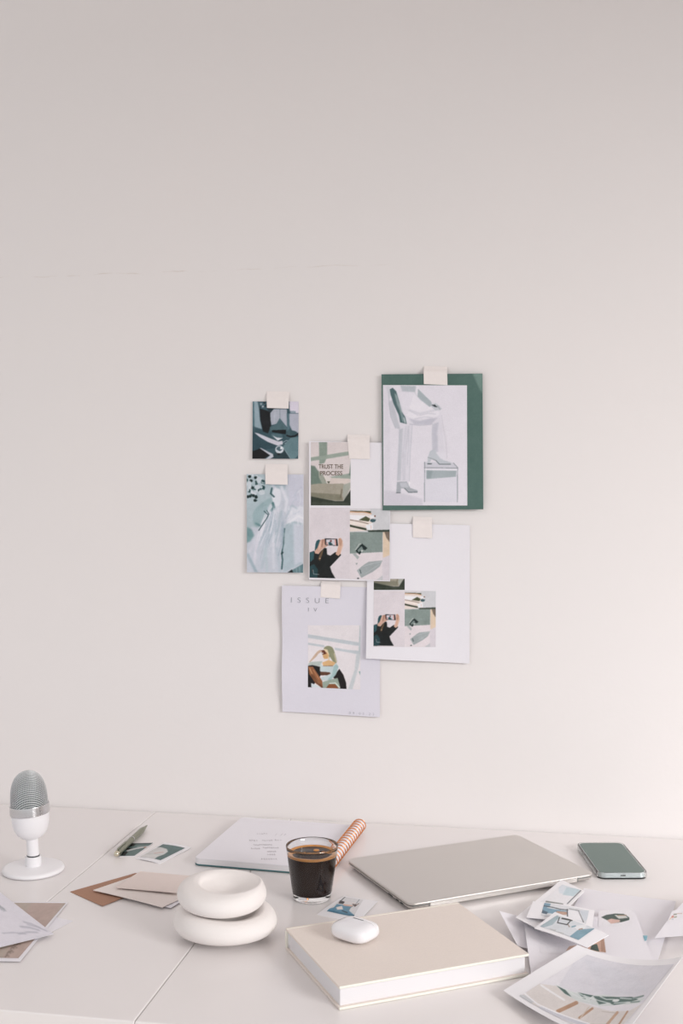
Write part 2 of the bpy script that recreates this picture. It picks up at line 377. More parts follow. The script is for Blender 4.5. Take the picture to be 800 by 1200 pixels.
# ---- blue-green still of hands and a cup
A = Sheet('photo_print', rq(296.2, 470.4, 349.8, 537.8), .0012, 'wall', 'photo', lift(.002, 0, .003), label='small teal-toned print of an arm and a cup, topmost of the left column', cat='print', group=GW)
a = Art(rq(296.3, 470.5, 349.7, 537.7), (62, 92, 97), 2.0).crop(290, 460, 12.3); a.sat = .9; a.tint = (-3, -4, 0)
a.poly([(75, 125), (150, 130), (168, 220), (185, 400), (215, 530), (110, 495), (75, 430)], (152, 174, 180), soft=4, sm=False)
a.poly([(75, 125), (100, 125), (110, 495), (75, 480)], (84, 118, 124), soft=3)
a.poly([(180, 230), (330, 280), (340, 480), (300, 590), (230, 560), (190, 400)], (22, 26, 26), soft=2)
a.poly([(150, 125), (285, 125), (285, 240), (200, 235)], (70, 100, 105), soft=2)
for x, y, r_, c in ((200, 170, 16, (150, 165, 170)), (245, 150, 14, (28, 36, 38)), (225, 205, 14, (180, 188, 192)), (265, 195, 12, (30, 40, 40)), (190, 215, 10, (40, 52, 56))): a.ell((x, y), r_, r_, c)
a.poly([(280, 225), (400, 230), (380, 265), (340, 300), (300, 270)], (44, 62, 66), soft=2)
a.poly([(330, 300), (380, 240), (565, 240), (572, 500), (545, 470), (465, 370), (430, 450), (350, 470), (335, 400)], (178, 184, 192), soft=1)
a.line([(465, 240), (470, 370)], 10, (120, 135, 142), .7); a.line([(400, 260), (385, 440)], 10, (200, 204, 210), .6)
a.poly([(565, 300), (605, 310), (610, 520), (570, 560)], (88, 120, 126), soft=3)
a.poly([(600, 305), (740, 305), (740, 590), (640, 545), (605, 470)], (184, 188, 198), soft=2)
a.poly([(600, 125), (740, 125), (740, 300), (690, 298), (685, 270), (610, 268), (605, 240)], (222, 216, 226), soft=1)
a.poly([(610, 268), (690, 270), (692, 300), (615, 300)], (150, 165, 174), soft=1)
a.poly([(465, 370), (575, 520), (560, 560), (340, 560), (325, 500), (420, 450)], (84, 114, 117), soft=2)
a.poly([(350, 545), (555, 535), (552, 600), (480, 592), (360, 570)], (18, 22, 22), soft=1)
a.poly([(345, 590), (500, 600), (510, 660), (430, 695), (350, 630)], (84, 114, 119), soft=1)
a.poly([(365, 620), (430, 650), (510, 655), (440, 694)], (218, 221, 225), soft=1)
a.ell((640, 592), 78, 44, (66, 94, 98), soft=2); a.line([(570, 620), (620, 636), (680, 628), (740, 590)], 22, (20, 26, 28))
a.poly([(75, 560), (110, 570), (180, 640), (400, 760), (400, 800), (75, 850)], (50, 80, 86), soft=2)
a.poly([(105, 578), (160, 588), (330, 660), (450, 705), (505, 695), (512, 745), (440, 765), (300, 712), (180, 640)], (208, 208, 215), soft=1)
a.line([(510, 720), (560, 690), (600, 700), (540, 735), (620, 700)], 10, (165, 180, 184))
a.poly([(510, 780), (620, 655), (740, 635), (740, 890), (680, 960), (640, 960), (520, 800)], (106, 138, 141), soft=2)
a.poly([(400, 860), (520, 790), (630, 960), (340, 960)], (46, 70, 72), soft=2); a.line([(520, 795), (630, 960)], 10, (150, 172, 176))
a.poly([(75, 850), (190, 805), (335, 895), (240, 960), (75, 960)], (18, 18, 18), soft=1)
a.poly([(180, 797), (205, 800), (372, 885), (382, 925), (325, 960), (262, 960), (335, 905)], (195, 199, 205), soft=1)
a.ell((465, 820), 60, 56, (205, 214, 218)); a.ell((462, 815), 42, 38, (84, 110, 116)); a.ell((490, 800), 16, 18, (235, 238, 240)); a.line([(425, 830), (470, 855), (505, 830)], 12, (225, 230, 232)); a.ell((455, 885), 22, 14, (20, 26, 26), soft=2)
A.patch('print_image', a)

# ---- pale blue still of draped cloth and flowers
B = Sheet('photo_print', [(289.2, 555.6), (356, 556), (356, 671.2), (290.2, 670.4)], .0012, 'wall', 'photo', lift(.003, .002, .003), label='tall pale-blue print of draped cloth and small flowers, below the teal arm print', cat='print', group=GW)
b = Art([(289.4, 555.8), (355.7, 556), (355.7, 671), (290.3, 670.2)], (198, 203, 213), 2.0).crop(280, 540, 8); b.sat = .9; b.tint = (-1, -1, 0)
b.poly([(70, 120), (260, 120), (330, 280), (320, 420), (200, 640), (150, 620), (75, 640)], (176, 192, 198), soft=12)
b.poly([(150, 460), (300, 350), (330, 420), (230, 560), (180, 620), (140, 590)], (150, 176, 180), .8, soft=10, sm=True)
b.poly([(75, 620), (120, 640), (150, 700), (110, 760), (75, 770)], (122, 157, 160), soft=10)
for p0, p1, c in (((300, 420), (200, 700), (222, 222, 230)), ((340, 460), (290, 720), (168, 182, 192)), ((370, 450), (310, 800), (220, 220, 228)), ((400, 480), (340, 760), (176, 190, 198)), ((280, 720), (220, 1000), (180, 194, 203)), ((320, 740), (330, 1000), (214, 216, 225)), ((180, 700), (150, 960), (216, 214, 224)), ((360, 820), (390, 1030), (182, 194, 204)), ((240, 560), (110, 850), (210, 211, 221)), ((90, 880), (170, 1040), (150, 172, 182)), ((250, 820), (270, 1040), (186, 200, 206))): b.line([p0, p1], 26, c, .75, soft=10)
b.ell((355, 340), 42, 95, (222, 224, 231), soft=6); b.line([(310, 260), (300, 310), (330, 340)], 16, (70, 104, 108)); b.line([(320, 400), (330, 440), (305, 470)], 22, (92, 128, 132), soft=2)
b.poly([(300, 215), (440, 225), (430, 280), (360, 260)], (168, 186, 194), soft=8); b.line([(400, 250), (450, 380), (440, 470)], 30, (226, 226, 234), .8, soft=10)
b.poly([(465, 120), (605, 120), (605, 420), (560, 440), (470, 425)], (205, 206, 219), soft=8)
b.poly([(440, 440), (605, 430), (605, 600), (450, 590)], (220, 222, 230), soft=10); b.line([(440, 540), (500, 420), (540, 450)], 16, (176, 190, 200), .7, soft=8); b.line([(450, 600), (560, 520), (600, 540)], 16, (236, 236, 242), .9, soft=8)
b.poly([(435, 600), (520, 570), (600, 590), (605, 900), (590, 960), (420, 1045), (420, 800), (430, 640)], (178, 194, 202), soft=8)
b.poly([(510, 590), (600, 600), (600, 940), (520, 980)], (206, 210, 221), .9, soft=16)
b.line([(428, 640), (420, 700), (418, 780), (404, 865), (412, 930), (405, 1010)], 15, (66, 102, 106), soft=2); b.line([(404, 870), (412, 860)], 18, (40, 70, 72))
b.poly([(450, 1050), (520, 1010), (610, 960), (610, 1060), (450, 1060)], (104, 135, 140), soft=2); b.poly([(445, 1055), (500, 1015), (515, 1055)], (20, 32, 34))
for p in ((540, 1000, 545, 1050), (570, 990, 575, 1050)): b.line([p[:2], p[2:]], 8, (150, 176, 182), .7)
for i in range(90):                                    # fine folds fanning down the cloth
    t0 = random.random(); x0, y0 = 240 + 190 * t0 + random.uniform(-20, 20), random.uniform(420, 700); x1 = 80 + 330 * t0 + random.uniform(-25, 25); L_ = random.uniform(60, 260)
    dx, dy = (x1 - x0), 1040 - y0; n_ = math.hypot(dx, dy); px_, py_ = x0 + dx / n_ * L_, y0 + dy / n_ * L_
    b.line([(x0, y0), ((x0 + px_) / 2 + random.uniform(-10, 10), (y0 + py_) / 2), (px_, py_)], random.uniform(5, 11), random.choice([(150, 170, 184), (166, 182, 194), (226, 226, 234), (232, 232, 239), (178, 190, 202)]), random.uniform(.3, .6), soft=2)
for i in range(24):
    x0, y0 = random.uniform(440, 600), random.uniform(230, 600); b.line([(x0, y0), (x0 + random.uniform(-50, 30), y0 + random.uniform(20, 80))], random.uniform(6, 12), random.choice([(184, 194, 208), (234, 234, 240)]), .4, soft=2)
for i in range(46):
    x, y = random.uniform(75, 250), random.uniform(128, 380)
    if x > 190 and y > 330: continue
    b.ell((x, y), random.uniform(7, 16), random.uniform(8, 20), random.choice([(40, 74, 74), (58, 92, 92), (196, 206, 212), (210, 216, 222), (120, 148, 150)]))
for x, y in ((105, 150), (118, 190), (140, 330), (110, 335), (165, 345), (130, 255), (90, 340), (160, 160), (155, 375)): b.ell((x, y), 15, 14, (26, 46, 44))
for x, y, r1, r2 in ((105, 230, 18, 40), (190, 180, 24, 30), (175, 250, 28, 22), (215, 300, 30, 24)): b.ell((x, y), r1, r2, (202, 210, 216), soft=2)
b.line([(238, 475), (278, 512), (262, 545), (190, 655)], 8, (54, 84, 90)); b.line([(262, 468), (285, 505)], 7, (60, 92, 96)); b.line([(165, 590), (200, 610)], 18, (110, 148, 150), soft=6)
B.patch('print_image', b)

# ---- magazine style page: title, photograph of a seated woman
E = Sheet('magazine_page', [(331, 686), (445.6, 688.5), (445.2, 840), (331.3, 833.3)], .0012, 'wall', 'paperblue', lambda u, v: .004 * (1 - u) ** 2.5 * (1 + .5 * np.sin(v * 11)) + .003 * v ** 3 + .0012 * np.sin(u * 5 + v * 4), n=28, label='cool white magazine-style page with a title at its top, lowest on the wall', cat='page', group=GW)
e = Art([(360.6, 732.8), (422, 733), (422, 808), (360.8, 805.2)], (226, 219, 222), 2.1).crop(355, 725, 10.667)
e.poly([(50, 195), (340, 245), (690, 300), (730, 345), (640, 338), (50, 240)], (190, 197, 203), soft=2)
e.poly([(50, 300), (260, 335), (270, 362), (50, 325)], (190, 197, 203), soft=2); e.poly([(390, 365), (560, 395), (700, 405), (720, 455), (560, 425), (395, 395)], (190, 197, 203), soft=2)
e.poly([(700, 90), (730, 90), (730, 450), (685, 445), (692, 300)], (192, 199, 204), soft=2); e.poly([(660, 445), (715, 440), (690, 600), (612, 890), (556, 890), (640, 640)], (198, 203, 207), soft=3)
e.poly([(690, 660), (720, 655), (715, 712)], (150, 176, 178))
e.poly([(50, 595), (100, 572), (215, 602), (225, 700), (150, 800), (110, 860), (50, 860)], (28, 22, 22))
e.poly([(370, 730), (450, 628), (500, 700), (535, 800), (542, 890), (460, 890), (400, 760)], (28, 19, 20), sm=False)
e.poly([(255, 375), (300, 343), (360, 362), (392, 430), (418, 545), (380, 548), (330, 480), (318, 525), (285, 420)], (146, 148, 116), sm=True)
e.poly([(262, 380), (300, 390), (322, 450), (318, 535), (296, 470), (250, 410)], (232, 208, 170)); e.line([(385, 440), (410, 540)], 14, (205, 190, 160), .8)
e.poly([(245, 440), (290, 420), (318, 460), (303, 502), (262, 505), (245, 480)], (216, 168, 112)); e.poly([(222, 398), (262, 394), (292, 440), (240, 455)], (108, 54, 36)); e.line([(232, 432), (246, 436)], 12, (215, 210, 205))
e.poly([(145, 450), (180, 408), (215, 390), (236, 412), (190, 440), (160, 482), (85, 548), (78, 540)], (203, 172, 150)); e.poly([(66, 562), (95, 540), (240, 532), (212, 596), (120, 580), (70, 585)], (176, 187, 182), soft=2)
e.poly([(238, 548), (318, 518), (392, 545), (402, 562), (370, 592), (250, 592)], (224, 178, 124)); e.line([(250, 590), (368, 592)], 8, (140, 90, 55))
e.poly([(213, 562), (250, 594), (370, 594), (410, 552), (442, 600), (405, 700), (345, 765), (230, 772), (220, 735), (340, 690), (210, 655)], (192, 207, 210), soft=2); e.poly([(380, 600), (405, 575), (440, 600), (405, 700), (340, 768), (300, 762), (360, 700)], (160, 190, 192), soft=2)
e.poly([(213, 662), (330, 668), (342, 688), (300, 706), (218, 708)], (96, 60, 42))
e.poly([(240, 790), (340, 760), (430, 738), (465, 865), (240, 865)], (150, 166, 152), soft=2)
e.poly([(66, 596), (125, 600), (192, 700), (240, 780), (245, 865), (160, 808), (80, 690)], (150, 92, 56)); e.line([(85, 620), (140, 740), (200, 810)], 12, (214, 160, 110), .8); e.line([(130, 640), (200, 750)], 10, (200, 140, 96), .7); e.line([(115, 700), (190, 810), (235, 850)], 26, (88, 50, 32), .6, soft=2)
e.poly([(285, 866), (325, 812), (400, 815), (445, 870)], (142, 82, 46)); e.line([(330, 808), (400, 800), (455, 860)], 12, (215, 225, 215)); e.poly([(103, 800), (150, 820), (222, 858), (105, 852)], (206, 216, 222))
E.patch('print_image', e)
lettering(E, 'ISSUE', 341.6, 705.8, 6.0, 43.2, 'ink', ang=1.6, tracking=2.1, bold=-.018)
lettering(E, 'IV', 361.2, 716.4, 4.3, 10.2, 'ink', ang=1.6, tracking=2.4, bold=-.012)
lettering(E, '09.05.22', 409, 836.2, 2.6, 29.5, 'ink', ang=3, tracking=1.9, bold=-.02)

# ---- the collage pages: a magazine stack, a camera on a table, someone holding a phone up, a sofa with a slogan
def selfie(a, x0, y0, kx, ky):      # (x0, y0) = where crop pixel (0, 0) lands
    a.t = (x0, y0, kx, ky)
    a.poly([(140, 560), (152, 430), (170, 370), (208, 343), (245, 352), (235, 500), (145, 590)], (36, 82, 90), soft=1)
    a.poly([(45, 575), (130, 545), (150, 590), (210, 600), (260, 540), (320, 490), (355, 500), (362, 608), (420, 632), (510, 568), (600, 600), (612, 622), (415, 830), (445, 925), (515, 1045), (35, 1045), (35, 580)], (20, 26, 26))
    a.poly([(45, 578), (130, 548), (125, 690), (60, 750)], (44, 88, 96), soft=2); a.poly([(40, 830), (130, 780), (200, 880), (190, 1040), (40, 1040)], (32, 68, 74), soft=3)
    a.poly([(138, 552), (190, 490), (240, 350), (335, 325), (335, 440), (385, 450), (270, 515), (212, 602), (150, 592)], (206, 162, 142)); a.line([(285, 345), (268, 470)], 12, (140, 88, 68)); a.line([(310, 345), (318, 420)], 10, (150, 92, 74)); a.line([(245, 380), (215, 520)], 9, (240, 210, 196), .8)
    a.poly([(320, 322), (542, 330), (558, 458), (330, 442)], (25, 28, 32)); a.poly([(345, 340), (512, 338), (522, 446), (345, 434)], (208, 202, 210)); a.poly([(380, 400), (420, 380), (470, 440), (400, 440)], (30, 78, 84)); a.ell((430, 368), 18, 20, (120, 70, 70)); a.line([(505, 345), (515, 440)], 22, (222, 160, 150)); a.line([(355, 395), (365, 430)], 14, (200, 120, 100))
    a.poly([(562, 330), (578, 318), (606, 312), (640, 372), (646, 450), (602, 600), (562, 637), (512, 602), (542, 540), (562, 450)], (213, 168, 144)); a.line([(585, 330), (592, 450)], 8, (150, 96, 70)); a.line([(615, 340), (618, 460)], 7, (160, 106, 80)); a.line([(640, 380), (605, 590)], 9, (240, 215, 205), .8)
    a.poly([(255, 550), (305, 495), (280, 600), (235, 730), (200, 690)], (112, 84, 58), .9, soft=2); a.ell((235, 680), 10, 10, (230, 200, 170)); a.line([(112, 885), (122, 962), (220, 966)], 7, (190, 196, 198)); a.line([(100, 860), (100, 930)], 8, (80, 50, 44))
def shelf(a, x0, y0, kx, ky):
    a.t = (x0, y0, kx, ky)
    a.poly([(60, 60), (700, 60), (700, 400), (60, 400)], (206, 206, 210)); a.poly([(60, 60), (370, 60), (370, 110), (60, 110)], (216, 212, 216))
    a.poly([(60, 108), (370, 112), (400, 300), (405, 400), (60, 420)], (230, 215, 207)); a.poly([(70, 108), (376, 118), (372, 152), (200, 130), (70, 116)], (66, 78, 56))
    a.line([(60, 128), (280, 132), (380, 155)], 14, (216, 160, 122)); a.poly([(60, 168), (300, 182), (350, 200), (200, 255), (60, 235)], (237, 234, 238)); a.poly([(195, 248), (300, 190), (365, 230), (342, 270)], (80, 86, 58))
    a.line([(60, 243), (200, 268), (335, 302)], 9, (112, 96, 80)); a.poly([(60, 258), (330, 310), (330, 330), (60, 310)], (240, 226, 218)); a.poly([(60, 313), (180, 342), (305, 368), (315, 402), (180, 372), (60, 345)], (60, 70, 52))
    a.poly([(295, 330), (400, 290), (408, 385), (330, 405)], (232, 232, 236)); a.poly([(345, 180), (425, 180), (430, 215), (370, 222)], (236, 233, 236)); a.poly([(360, 235), (405, 232), (450, 242), (432, 275), (390, 282), (360, 265)], (58, 90, 97)); a.ell((432, 190), 13, 12, (120, 76, 56)); a.line([(375, 330), (378, 375)], 10, (226, 190, 180)); a.line([(350, 270), (372, 225)], 8, (240, 240, 242))
    a.poly([(320, 398), (700, 388), (700, 425), (340, 425)], (60, 72, 62))
    a.poly([(60, 424), (545, 424), (542, 725), (60, 745)], (136, 151, 146)); a.poly([(60, 742), (545, 718), (545, 1140), (40, 1140)], (223, 213, 217))
    a.poly([(545, 424), (700, 424), (700, 1140), (540, 1140)], (213, 205, 212)); a.poly([(548, 424), (600, 430), (655, 570), (655, 760), (548, 805)], (224, 200, 174), soft=2); a.poly([(570, 420), (700, 420), (700, 575), (645, 570), (600, 510)], (122, 106, 92), soft=2)
    a.poly([(148, 700), (205, 640), (240, 590), (325, 660), (290, 692), (262, 680), (210, 758)], (28, 44, 44)); a.poly([(178, 690), (240, 632), (262, 672), (196, 722)], (122, 138, 134)); a.poly([(225, 700), (250, 680), (262, 700), (238, 722)], (200, 205, 202)); a.line([(235, 600), (205, 600), (150, 690)], 10, (196, 202, 198)); a.poly([(150, 790), (105, 745), (150, 740), (205, 790), (180, 828)], (172, 178, 178))
    a.poly([(150, 880), (185, 878), (165, 912)], (160, 165, 166)); a.poly([(170, 988), (280, 900), (340, 862), (545, 842), (500, 935), (400, 1010), (235, 1097)], (160, 168, 170)); a.line([(260, 930), (420, 880), (530, 860)], 8, (196, 202, 203), .8); a.line([(215, 980), (230, 1030)], 12, (60, 76, 78)); a.line([(300, 1030), (500, 900)], 9, (184, 190, 192), .8); a.ell((188, 1106), 16, 9, (50, 60, 60)); a.poly([(440, 1140), (545, 1060), (545, 1140)], (180, 184, 188), .7, soft=2)
def sofa(a, x0, y0, kx, ky):
    a.t = (x0, y0, kx, ky)
    a.poly([(200, 60), (335, 60), (335, 335), (290, 440), (205, 460)], (141, 156, 144), soft=2); a.poly([(40, 350), (670, 248), (740, 248), (740, 300), (340, 368), (40, 410)], (152, 165, 154), soft=2)
    a.poly([(395, 668), (740, 605), (740, 700), (420, 700)], (154, 167, 156), soft=2); a.poly([(730, 380), (698, 640), (740, 650)], (118, 138, 128), soft=2)
    a.poly([(40, 475), (130, 490), (180, 560), (260, 640), (335, 785), (200, 815), (40, 815)], (112, 131, 119), soft=4); a.poly([(190, 560), (250, 620), (330, 780), (260, 790), (200, 680)], (160, 165, 152), soft=4)
    a.poly([(40, 800), (200, 780), (330, 782), (600, 775), (650, 830), (605, 1070), (480, 1065), (260, 1030), (40, 990)], (168, 161, 145), soft=2); a.poly([(40, 930), (560, 960), (600, 1060), (480, 1065), (260, 1030), (40, 990)], (124, 122, 102), .8, soft=5)
    a.poly([(395, 685), (690, 698), (718, 735), (665, 815), (600, 778), (370, 785)], (216, 202, 194), soft=2); a.poly([(260, 640), (400, 690), (365, 780), (330, 775)], (222, 213, 208), soft=2); a.poly([(332, 745), (385, 745), (362, 782)], (76, 84, 58)); a.line([(275, 660), (310, 740)], 12, (140, 138, 122), .8)
    a.poly([(605, 800), (722, 760), (720, 850), (622, 1064), (592, 980)], (168, 171, 160), soft=2); a.line([(580, 880), (560, 1010)], 22, (112, 104, 82), .7, soft=3)
    a.poly([(40, 985), (260, 1030), (480, 1072), (605, 1072), (740, 860), (740, 1180), (40, 1180)], (52, 60, 48), soft=2); a.poly([(40, 1080), (700, 1100), (700, 1180), (40, 1180)], (70, 78, 64), .6, soft=4)
D = Sheet('collage_page', [(430.6, 613), (550.4, 615.5), (550, 777.3), (429.3, 771)], .0026, 'wall', 'paper', lambda u, v: .0028 * (1 - u) ** 2.5 * v + .004 * v ** 3 + .001 * np.sin(u * 6), n=22, label='large white page with a small colour collage at its lower left, rightmost on the wall', cat='page', group=GW)
d = Art([(437.9, 680), (510.2, 680), (510.2, 758), (437.9, 757.2)], (230, 227, 232), 2.0)
d.t = (437.9, 691.9, 1, 1); d.poly(rq(-1, 0, 37, 70), (219, 210, 215), soft=0)
selfie(d, 437.9 + (360 - 363) * .772, 691.9 + (610 - 595.5) * .776, 15.38 / .772, 15.38 / .776)
d2 = Art([(474, 691.9), (510.2, 692.3), (510.2, 758), (474, 757.6)], (206, 206, 210), 2.0); shelf(d2, 437.9 + (405 - 363) * .772, 691.9 + (590 - 595.5) * .776, 12.63 / .772, 12.63 / .776)
d3 = Art([(437.9, 678), (473.9, 678), (473.9, 690.9), (437.9, 690.9)], (216, 205, 204), 2.0); sofa(d3, 437.9 + (360 - 364.5) * .772, 690.9 + (512 - 592.5) * .776, 14.28 / .772, 14.28 / .776)
d1 = Art([(437.9, 691.9), (474, 691.9), (474, 757.6), (437.9, 757.2)], (219, 210, 215), 2.0); selfie(d1, 437.9 + (360 - 363) * .772, 691.9 + (610 - 595.5) * .776, 15.38 / .772, 15.38 / .776)
D.patch('print_image', d1); D.patch('print_image', d2); D.patch('print_image', d3)

Cc = Sheet('collage_page', [(362.3, 517), (457.2, 519), (457, 681.3), (362.2, 679)], .0058, 'wall', 'paper', lambda u, v: -.0006 * u + .002 * (1 - u) ** 3 + .001 * v ** 2, n=22, label='white page carrying a sofa slogan photo above three collage photos, left of the green card', cat='page', group=GW)
c1 = Art([(364.4, 518.2), (410.9, 518.2), (410.9, 592.5), (364.4, 592.3)], (217, 206, 205), 2.2); sofa(c1, 360, 512, 14.28, 14.28)
c2 = Art([(363, 595), (410, 595), (410, 678.2), (363, 676.8)], (219, 210, 215), 2.2); selfie(c2, 360, 610, 15.38, 15.38)
c3 = Art([(410.1, 596), (456.4, 596), (456.4, 680.2), (410.1, 678.4)], (206, 206, 210), 2.2); shelf(c3, 405, 590, 12.63, 12.63)
for q in (c1, c2, c3): Cc.patch('print_image', q)
lettering(Cc, 'TRUST THE', 373.6, 549.2, 5.0, 28.8, 'brownink', bold=.012)
lettering(Cc, 'PROCESS', 375.2, 557.0, 5.0, 26, 'brownink', bold=.012)

G = Sheet('green_card', [(446.8, 438.6), (565.2, 437.8), (566.2, 596.8), (448.2, 598)], .0070, 'wall', 'green', lambda u, v: .0015 * u ** 2 + .001 * v ** 2, n=16, label='dark green card behind the black-and-white fashion photo', cat='card', group=GW)
g = Art([(447, 438.8), (565, 438), (566, 596.6), (448.4, 597.8)], (80, 112, 104), 1.2).crop(500, 435, 11.43)
g.poly([(600, 20), (760, 20), (760, 330), (700, 240)], (112, 142, 133), soft=2)  # glossy reflection at the card's top right, painted as a lighter triangle
P = Sheet('photo_print', [(448.6, 451.2), (547, 451.6), (547.4, 592.4), (449.2, 592.2)], .0078, 'wall', 'photo', lambda u, v: .0008 * u ** 2 + .0008 * v ** 2, n=16, label='black-and-white photo of white trousers and a boot on a box, on the green card', cat='print', group=GW)
p = Art([(448.9, 451.5), (546.7, 451.9), (547.1, 592.1), (449.5, 591.9)], (224, 221, 227), 1.9).crop(430, 425, 5.333); p.mottle = .25; p.sat = .65; p.tint = (2, 0, 4)
p.poly([(95, 790), (200, 810), (350, 850), (350, 900), (95, 900)], (208, 206, 214), soft=16); p.poly([(95, 140), (140, 140), (150, 800), (95, 800)], (216, 214, 221), .7, soft=16)
p.poly([(205, 385), (288, 385), (276, 560), (264, 742), (190, 738), (196, 560)], (217, 216, 223), soft=4); p.poly([(205, 390), (226, 385), (212, 735), (190, 738), (196, 560)], (193, 198, 204), soft=6); p.line([(262, 395), (240, 560), (235, 730)], 10, (198, 200, 208), .7, soft=6); p.line([(284, 390), (272, 560), (266, 740)], 4, (188, 192, 200), .7)
p.poly([(140, 260), (165, 200), (215, 178), (300, 184), (325, 225), (400, 262), (462, 310), (462, 350), (440, 370), (395, 388), (300, 385), (270, 388), (205, 420), (180, 410), (150, 330)], (221, 219, 226), soft=4)
p.poly([(230, 200), (310, 195), (400, 275), (450, 310), (440, 335), (360, 350), (260, 340), (225, 280)], (230, 228, 233), soft=5, sm=True)
p.line([(300, 190), (335, 235), (405, 268), (455, 300)], 4, (196, 200, 208), .8, soft=2); p.line([(268, 385), (330, 392), (400, 387), (412, 372)], 5, (178, 180, 192), .8, soft=2); p.line([(205, 420), (203, 560), (192, 738)], 4, (184, 190, 197), .9, soft=1)
for q in ([(245, 400), (232, 520), (222, 600)], [(262, 420), (262, 520), (252, 640)], [(230, 560), (225, 680), (228, 735)]): p.line(q, 6, (194, 197, 205), .7, soft=3)
for q in ([(330, 330), (380, 318), (430, 322)], [(300, 352), (360, 340), (410, 345)], [(270, 300), (320, 330)]): p.line(q, 6, (200, 201, 210), .8, soft=3)
p.line([(467, 330), (480, 420), (494, 520), (500, 600)], 4, (204, 204, 211), .9, soft=1); p.line([(410, 375), (408, 450), (412, 545)], 4, (180, 184, 192), .9, soft=1)
p.poly([(138, 250), (160, 230), (200, 380), (210, 418), (180, 408), (148, 330)], (192, 197, 203), soft=6); p.poly([(260, 350), (330, 365), (400, 350), (455, 345), (405, 388), (300, 388)], (193, 194, 205), soft=8); p.line([(240, 290), (330, 320), (420, 300)], 12, (206, 206, 214), .8, soft=8); p.line([(230, 200), (245, 250)], 8, (200, 200, 210), .8, soft=4)
p.line([(138, 180), (140, 260), (150, 340), (180, 410)], 4, (170, 178, 184), .8)
p.poly([(210, 145), (308, 148), (302, 187), (222, 182)], (182, 193, 197), soft=4); p.poly([(310, 148), (325, 148), (322, 220), (305, 190)], (228, 226, 231), soft=1)
p.poly([(120, 150), (160, 150), (145, 165), (150, 210), (135, 230)], (200, 206, 210), .7, soft=6)
p.poly([(143, 168), (162, 158), (184, 180), (206, 255), (205, 285), (240, 340), (250, 384), (208, 374), (200, 330), (168, 260), (148, 200)], (70, 111, 109)); p.poly([(172, 190), (188, 205), (212, 275), (228, 340), (210, 310), (188, 260)], (138, 166, 163), soft=4); p.poly([(205, 300), (238, 350), (246, 378), (222, 370)], (116, 150, 147), soft=1); p.line([(232, 345), (240, 378)], 4, (225, 230, 230))
p.poly([(205, 190), (222, 182), (300, 186), (250, 330), (235, 320)], (224, 222, 229), .9, soft=6)
p.poly([(320, 165), (345, 190), (400, 243), (412, 268), (392, 278), (335, 232), (318, 212)], (168, 185, 187), soft=1); p.poly([(400, 260), (430, 254), (452, 270), (470, 290), (452, 296), (430, 302), (405, 280)], (196, 203, 208)); p.poly([(402, 266), (425, 264), (442, 280), (425, 278)], (26, 46, 44)); p.line([(440, 270), (458, 295)], 4, (150, 165, 168))
p.poly([(410, 375), (462, 330), (470, 400), (484, 560), (478, 600), (410, 560), (408, 450)], (218, 216, 223), soft=4); p.poly([(412, 385), (450, 372), (440, 440), (445, 560), (410, 552), (408, 450)], (194, 196, 206), soft=8); p.line([(470, 380), (495, 480), (500, 560)], 8, (214, 210, 217), .8, soft=6)
p.poly([(358, 620), (540, 626), (568, 658), (360, 656)], (205, 207, 214)); p.poly([(358, 656), (568, 656), (566, 872), (360, 868)], (217, 217, 224)); p.poly([(372, 672), (558, 675), (556, 712), (373, 727)], (162, 180, 180), soft=1); p.poly([(375, 675), (410, 675), (400, 722), (375, 725)], (140, 162, 162), .8, soft=6)
for q in ([(361, 622), (361, 868)], [(565, 658), (564, 870)], [(360, 656), (566, 659)], [(540, 627), (567, 657)]): p.line(q, 4, (118, 130, 134), .9)
p.line([(364, 667), (562, 669)], 6, (232, 231, 236))
p.poly([(395, 552), (424, 540), (452, 585), (480, 610), (526, 624), (524, 634), (450, 634), (422, 604), (402, 604), (392, 630), (378, 632), (382, 590)], (190, 200, 204)); p.poly([(430, 560), (480, 560), (500, 612), (460, 600)], (222, 221, 227), soft=4); p.line([(380, 632), (404, 632)], 5, (60, 80, 80)); p.line([(415, 603), (432, 612), (452, 634), (522, 635)], 4, (80, 100, 100)); p.line([(382, 592), (405, 600), (428, 610)], 4, (140, 156, 158))
p.poly([(188, 744), (250, 742), (272, 782), (318, 798), (316, 808), (265, 811), (236, 785), (214, 785), (211, 813), (185, 812)], (168, 177, 181)); p.poly([(205, 750), (250, 748), (262, 780), (215, 778)], (192, 198, 203), soft=4); p.line([(185, 812), (211, 813)], 4, (84, 100, 102)); p.line([(236, 784), (262, 810), (316, 808)], 4, (70, 90, 92)); p.poly([(262, 740), (275, 748), (264, 775)], (236, 235, 240))
P.patch('print_image', p); g.mottle = .2; G.patch('print_image', g)

# ---- the pieces of tape
TP = 'pieces of masking tape on the wall papers'
def tapep(px, D, ve, label, m='tape'):
    def prof(u, v):
        t = np.clip(v / ve, 0, 1); return (D - .0008) * t * t * (3 - 2 * t) + .0002 * np.sin(u * 9) * v + 0 * u
    Sheet('masking_tape', px, .0008, 'wall', m, prof, n=24, th=.0002, label=label, cat='tape', group=TP)
tapep([(312.5, 458.5), (339, 459), (338.6, 479), (313.2, 478.2)], .0042, .50, 'masking tape holding the teal arm print')
tapep([(311, 543.6), (337, 544), (337.6, 568.2), (311.6, 567.4)], .0048, .42, 'masking tape holding the pale-blue cloth print')
tapep([(407, 509), (433.4, 509.6), (434, 538), (409.6, 537.6)], .0069, .26, 'masking tape at the upper right of the sofa slogan photo')
tapep([(496.6, 429), (524, 429.6), (524.6, 451.8), (497, 450.6)], .0088, .36, 'masking tape holding the green card at its top')
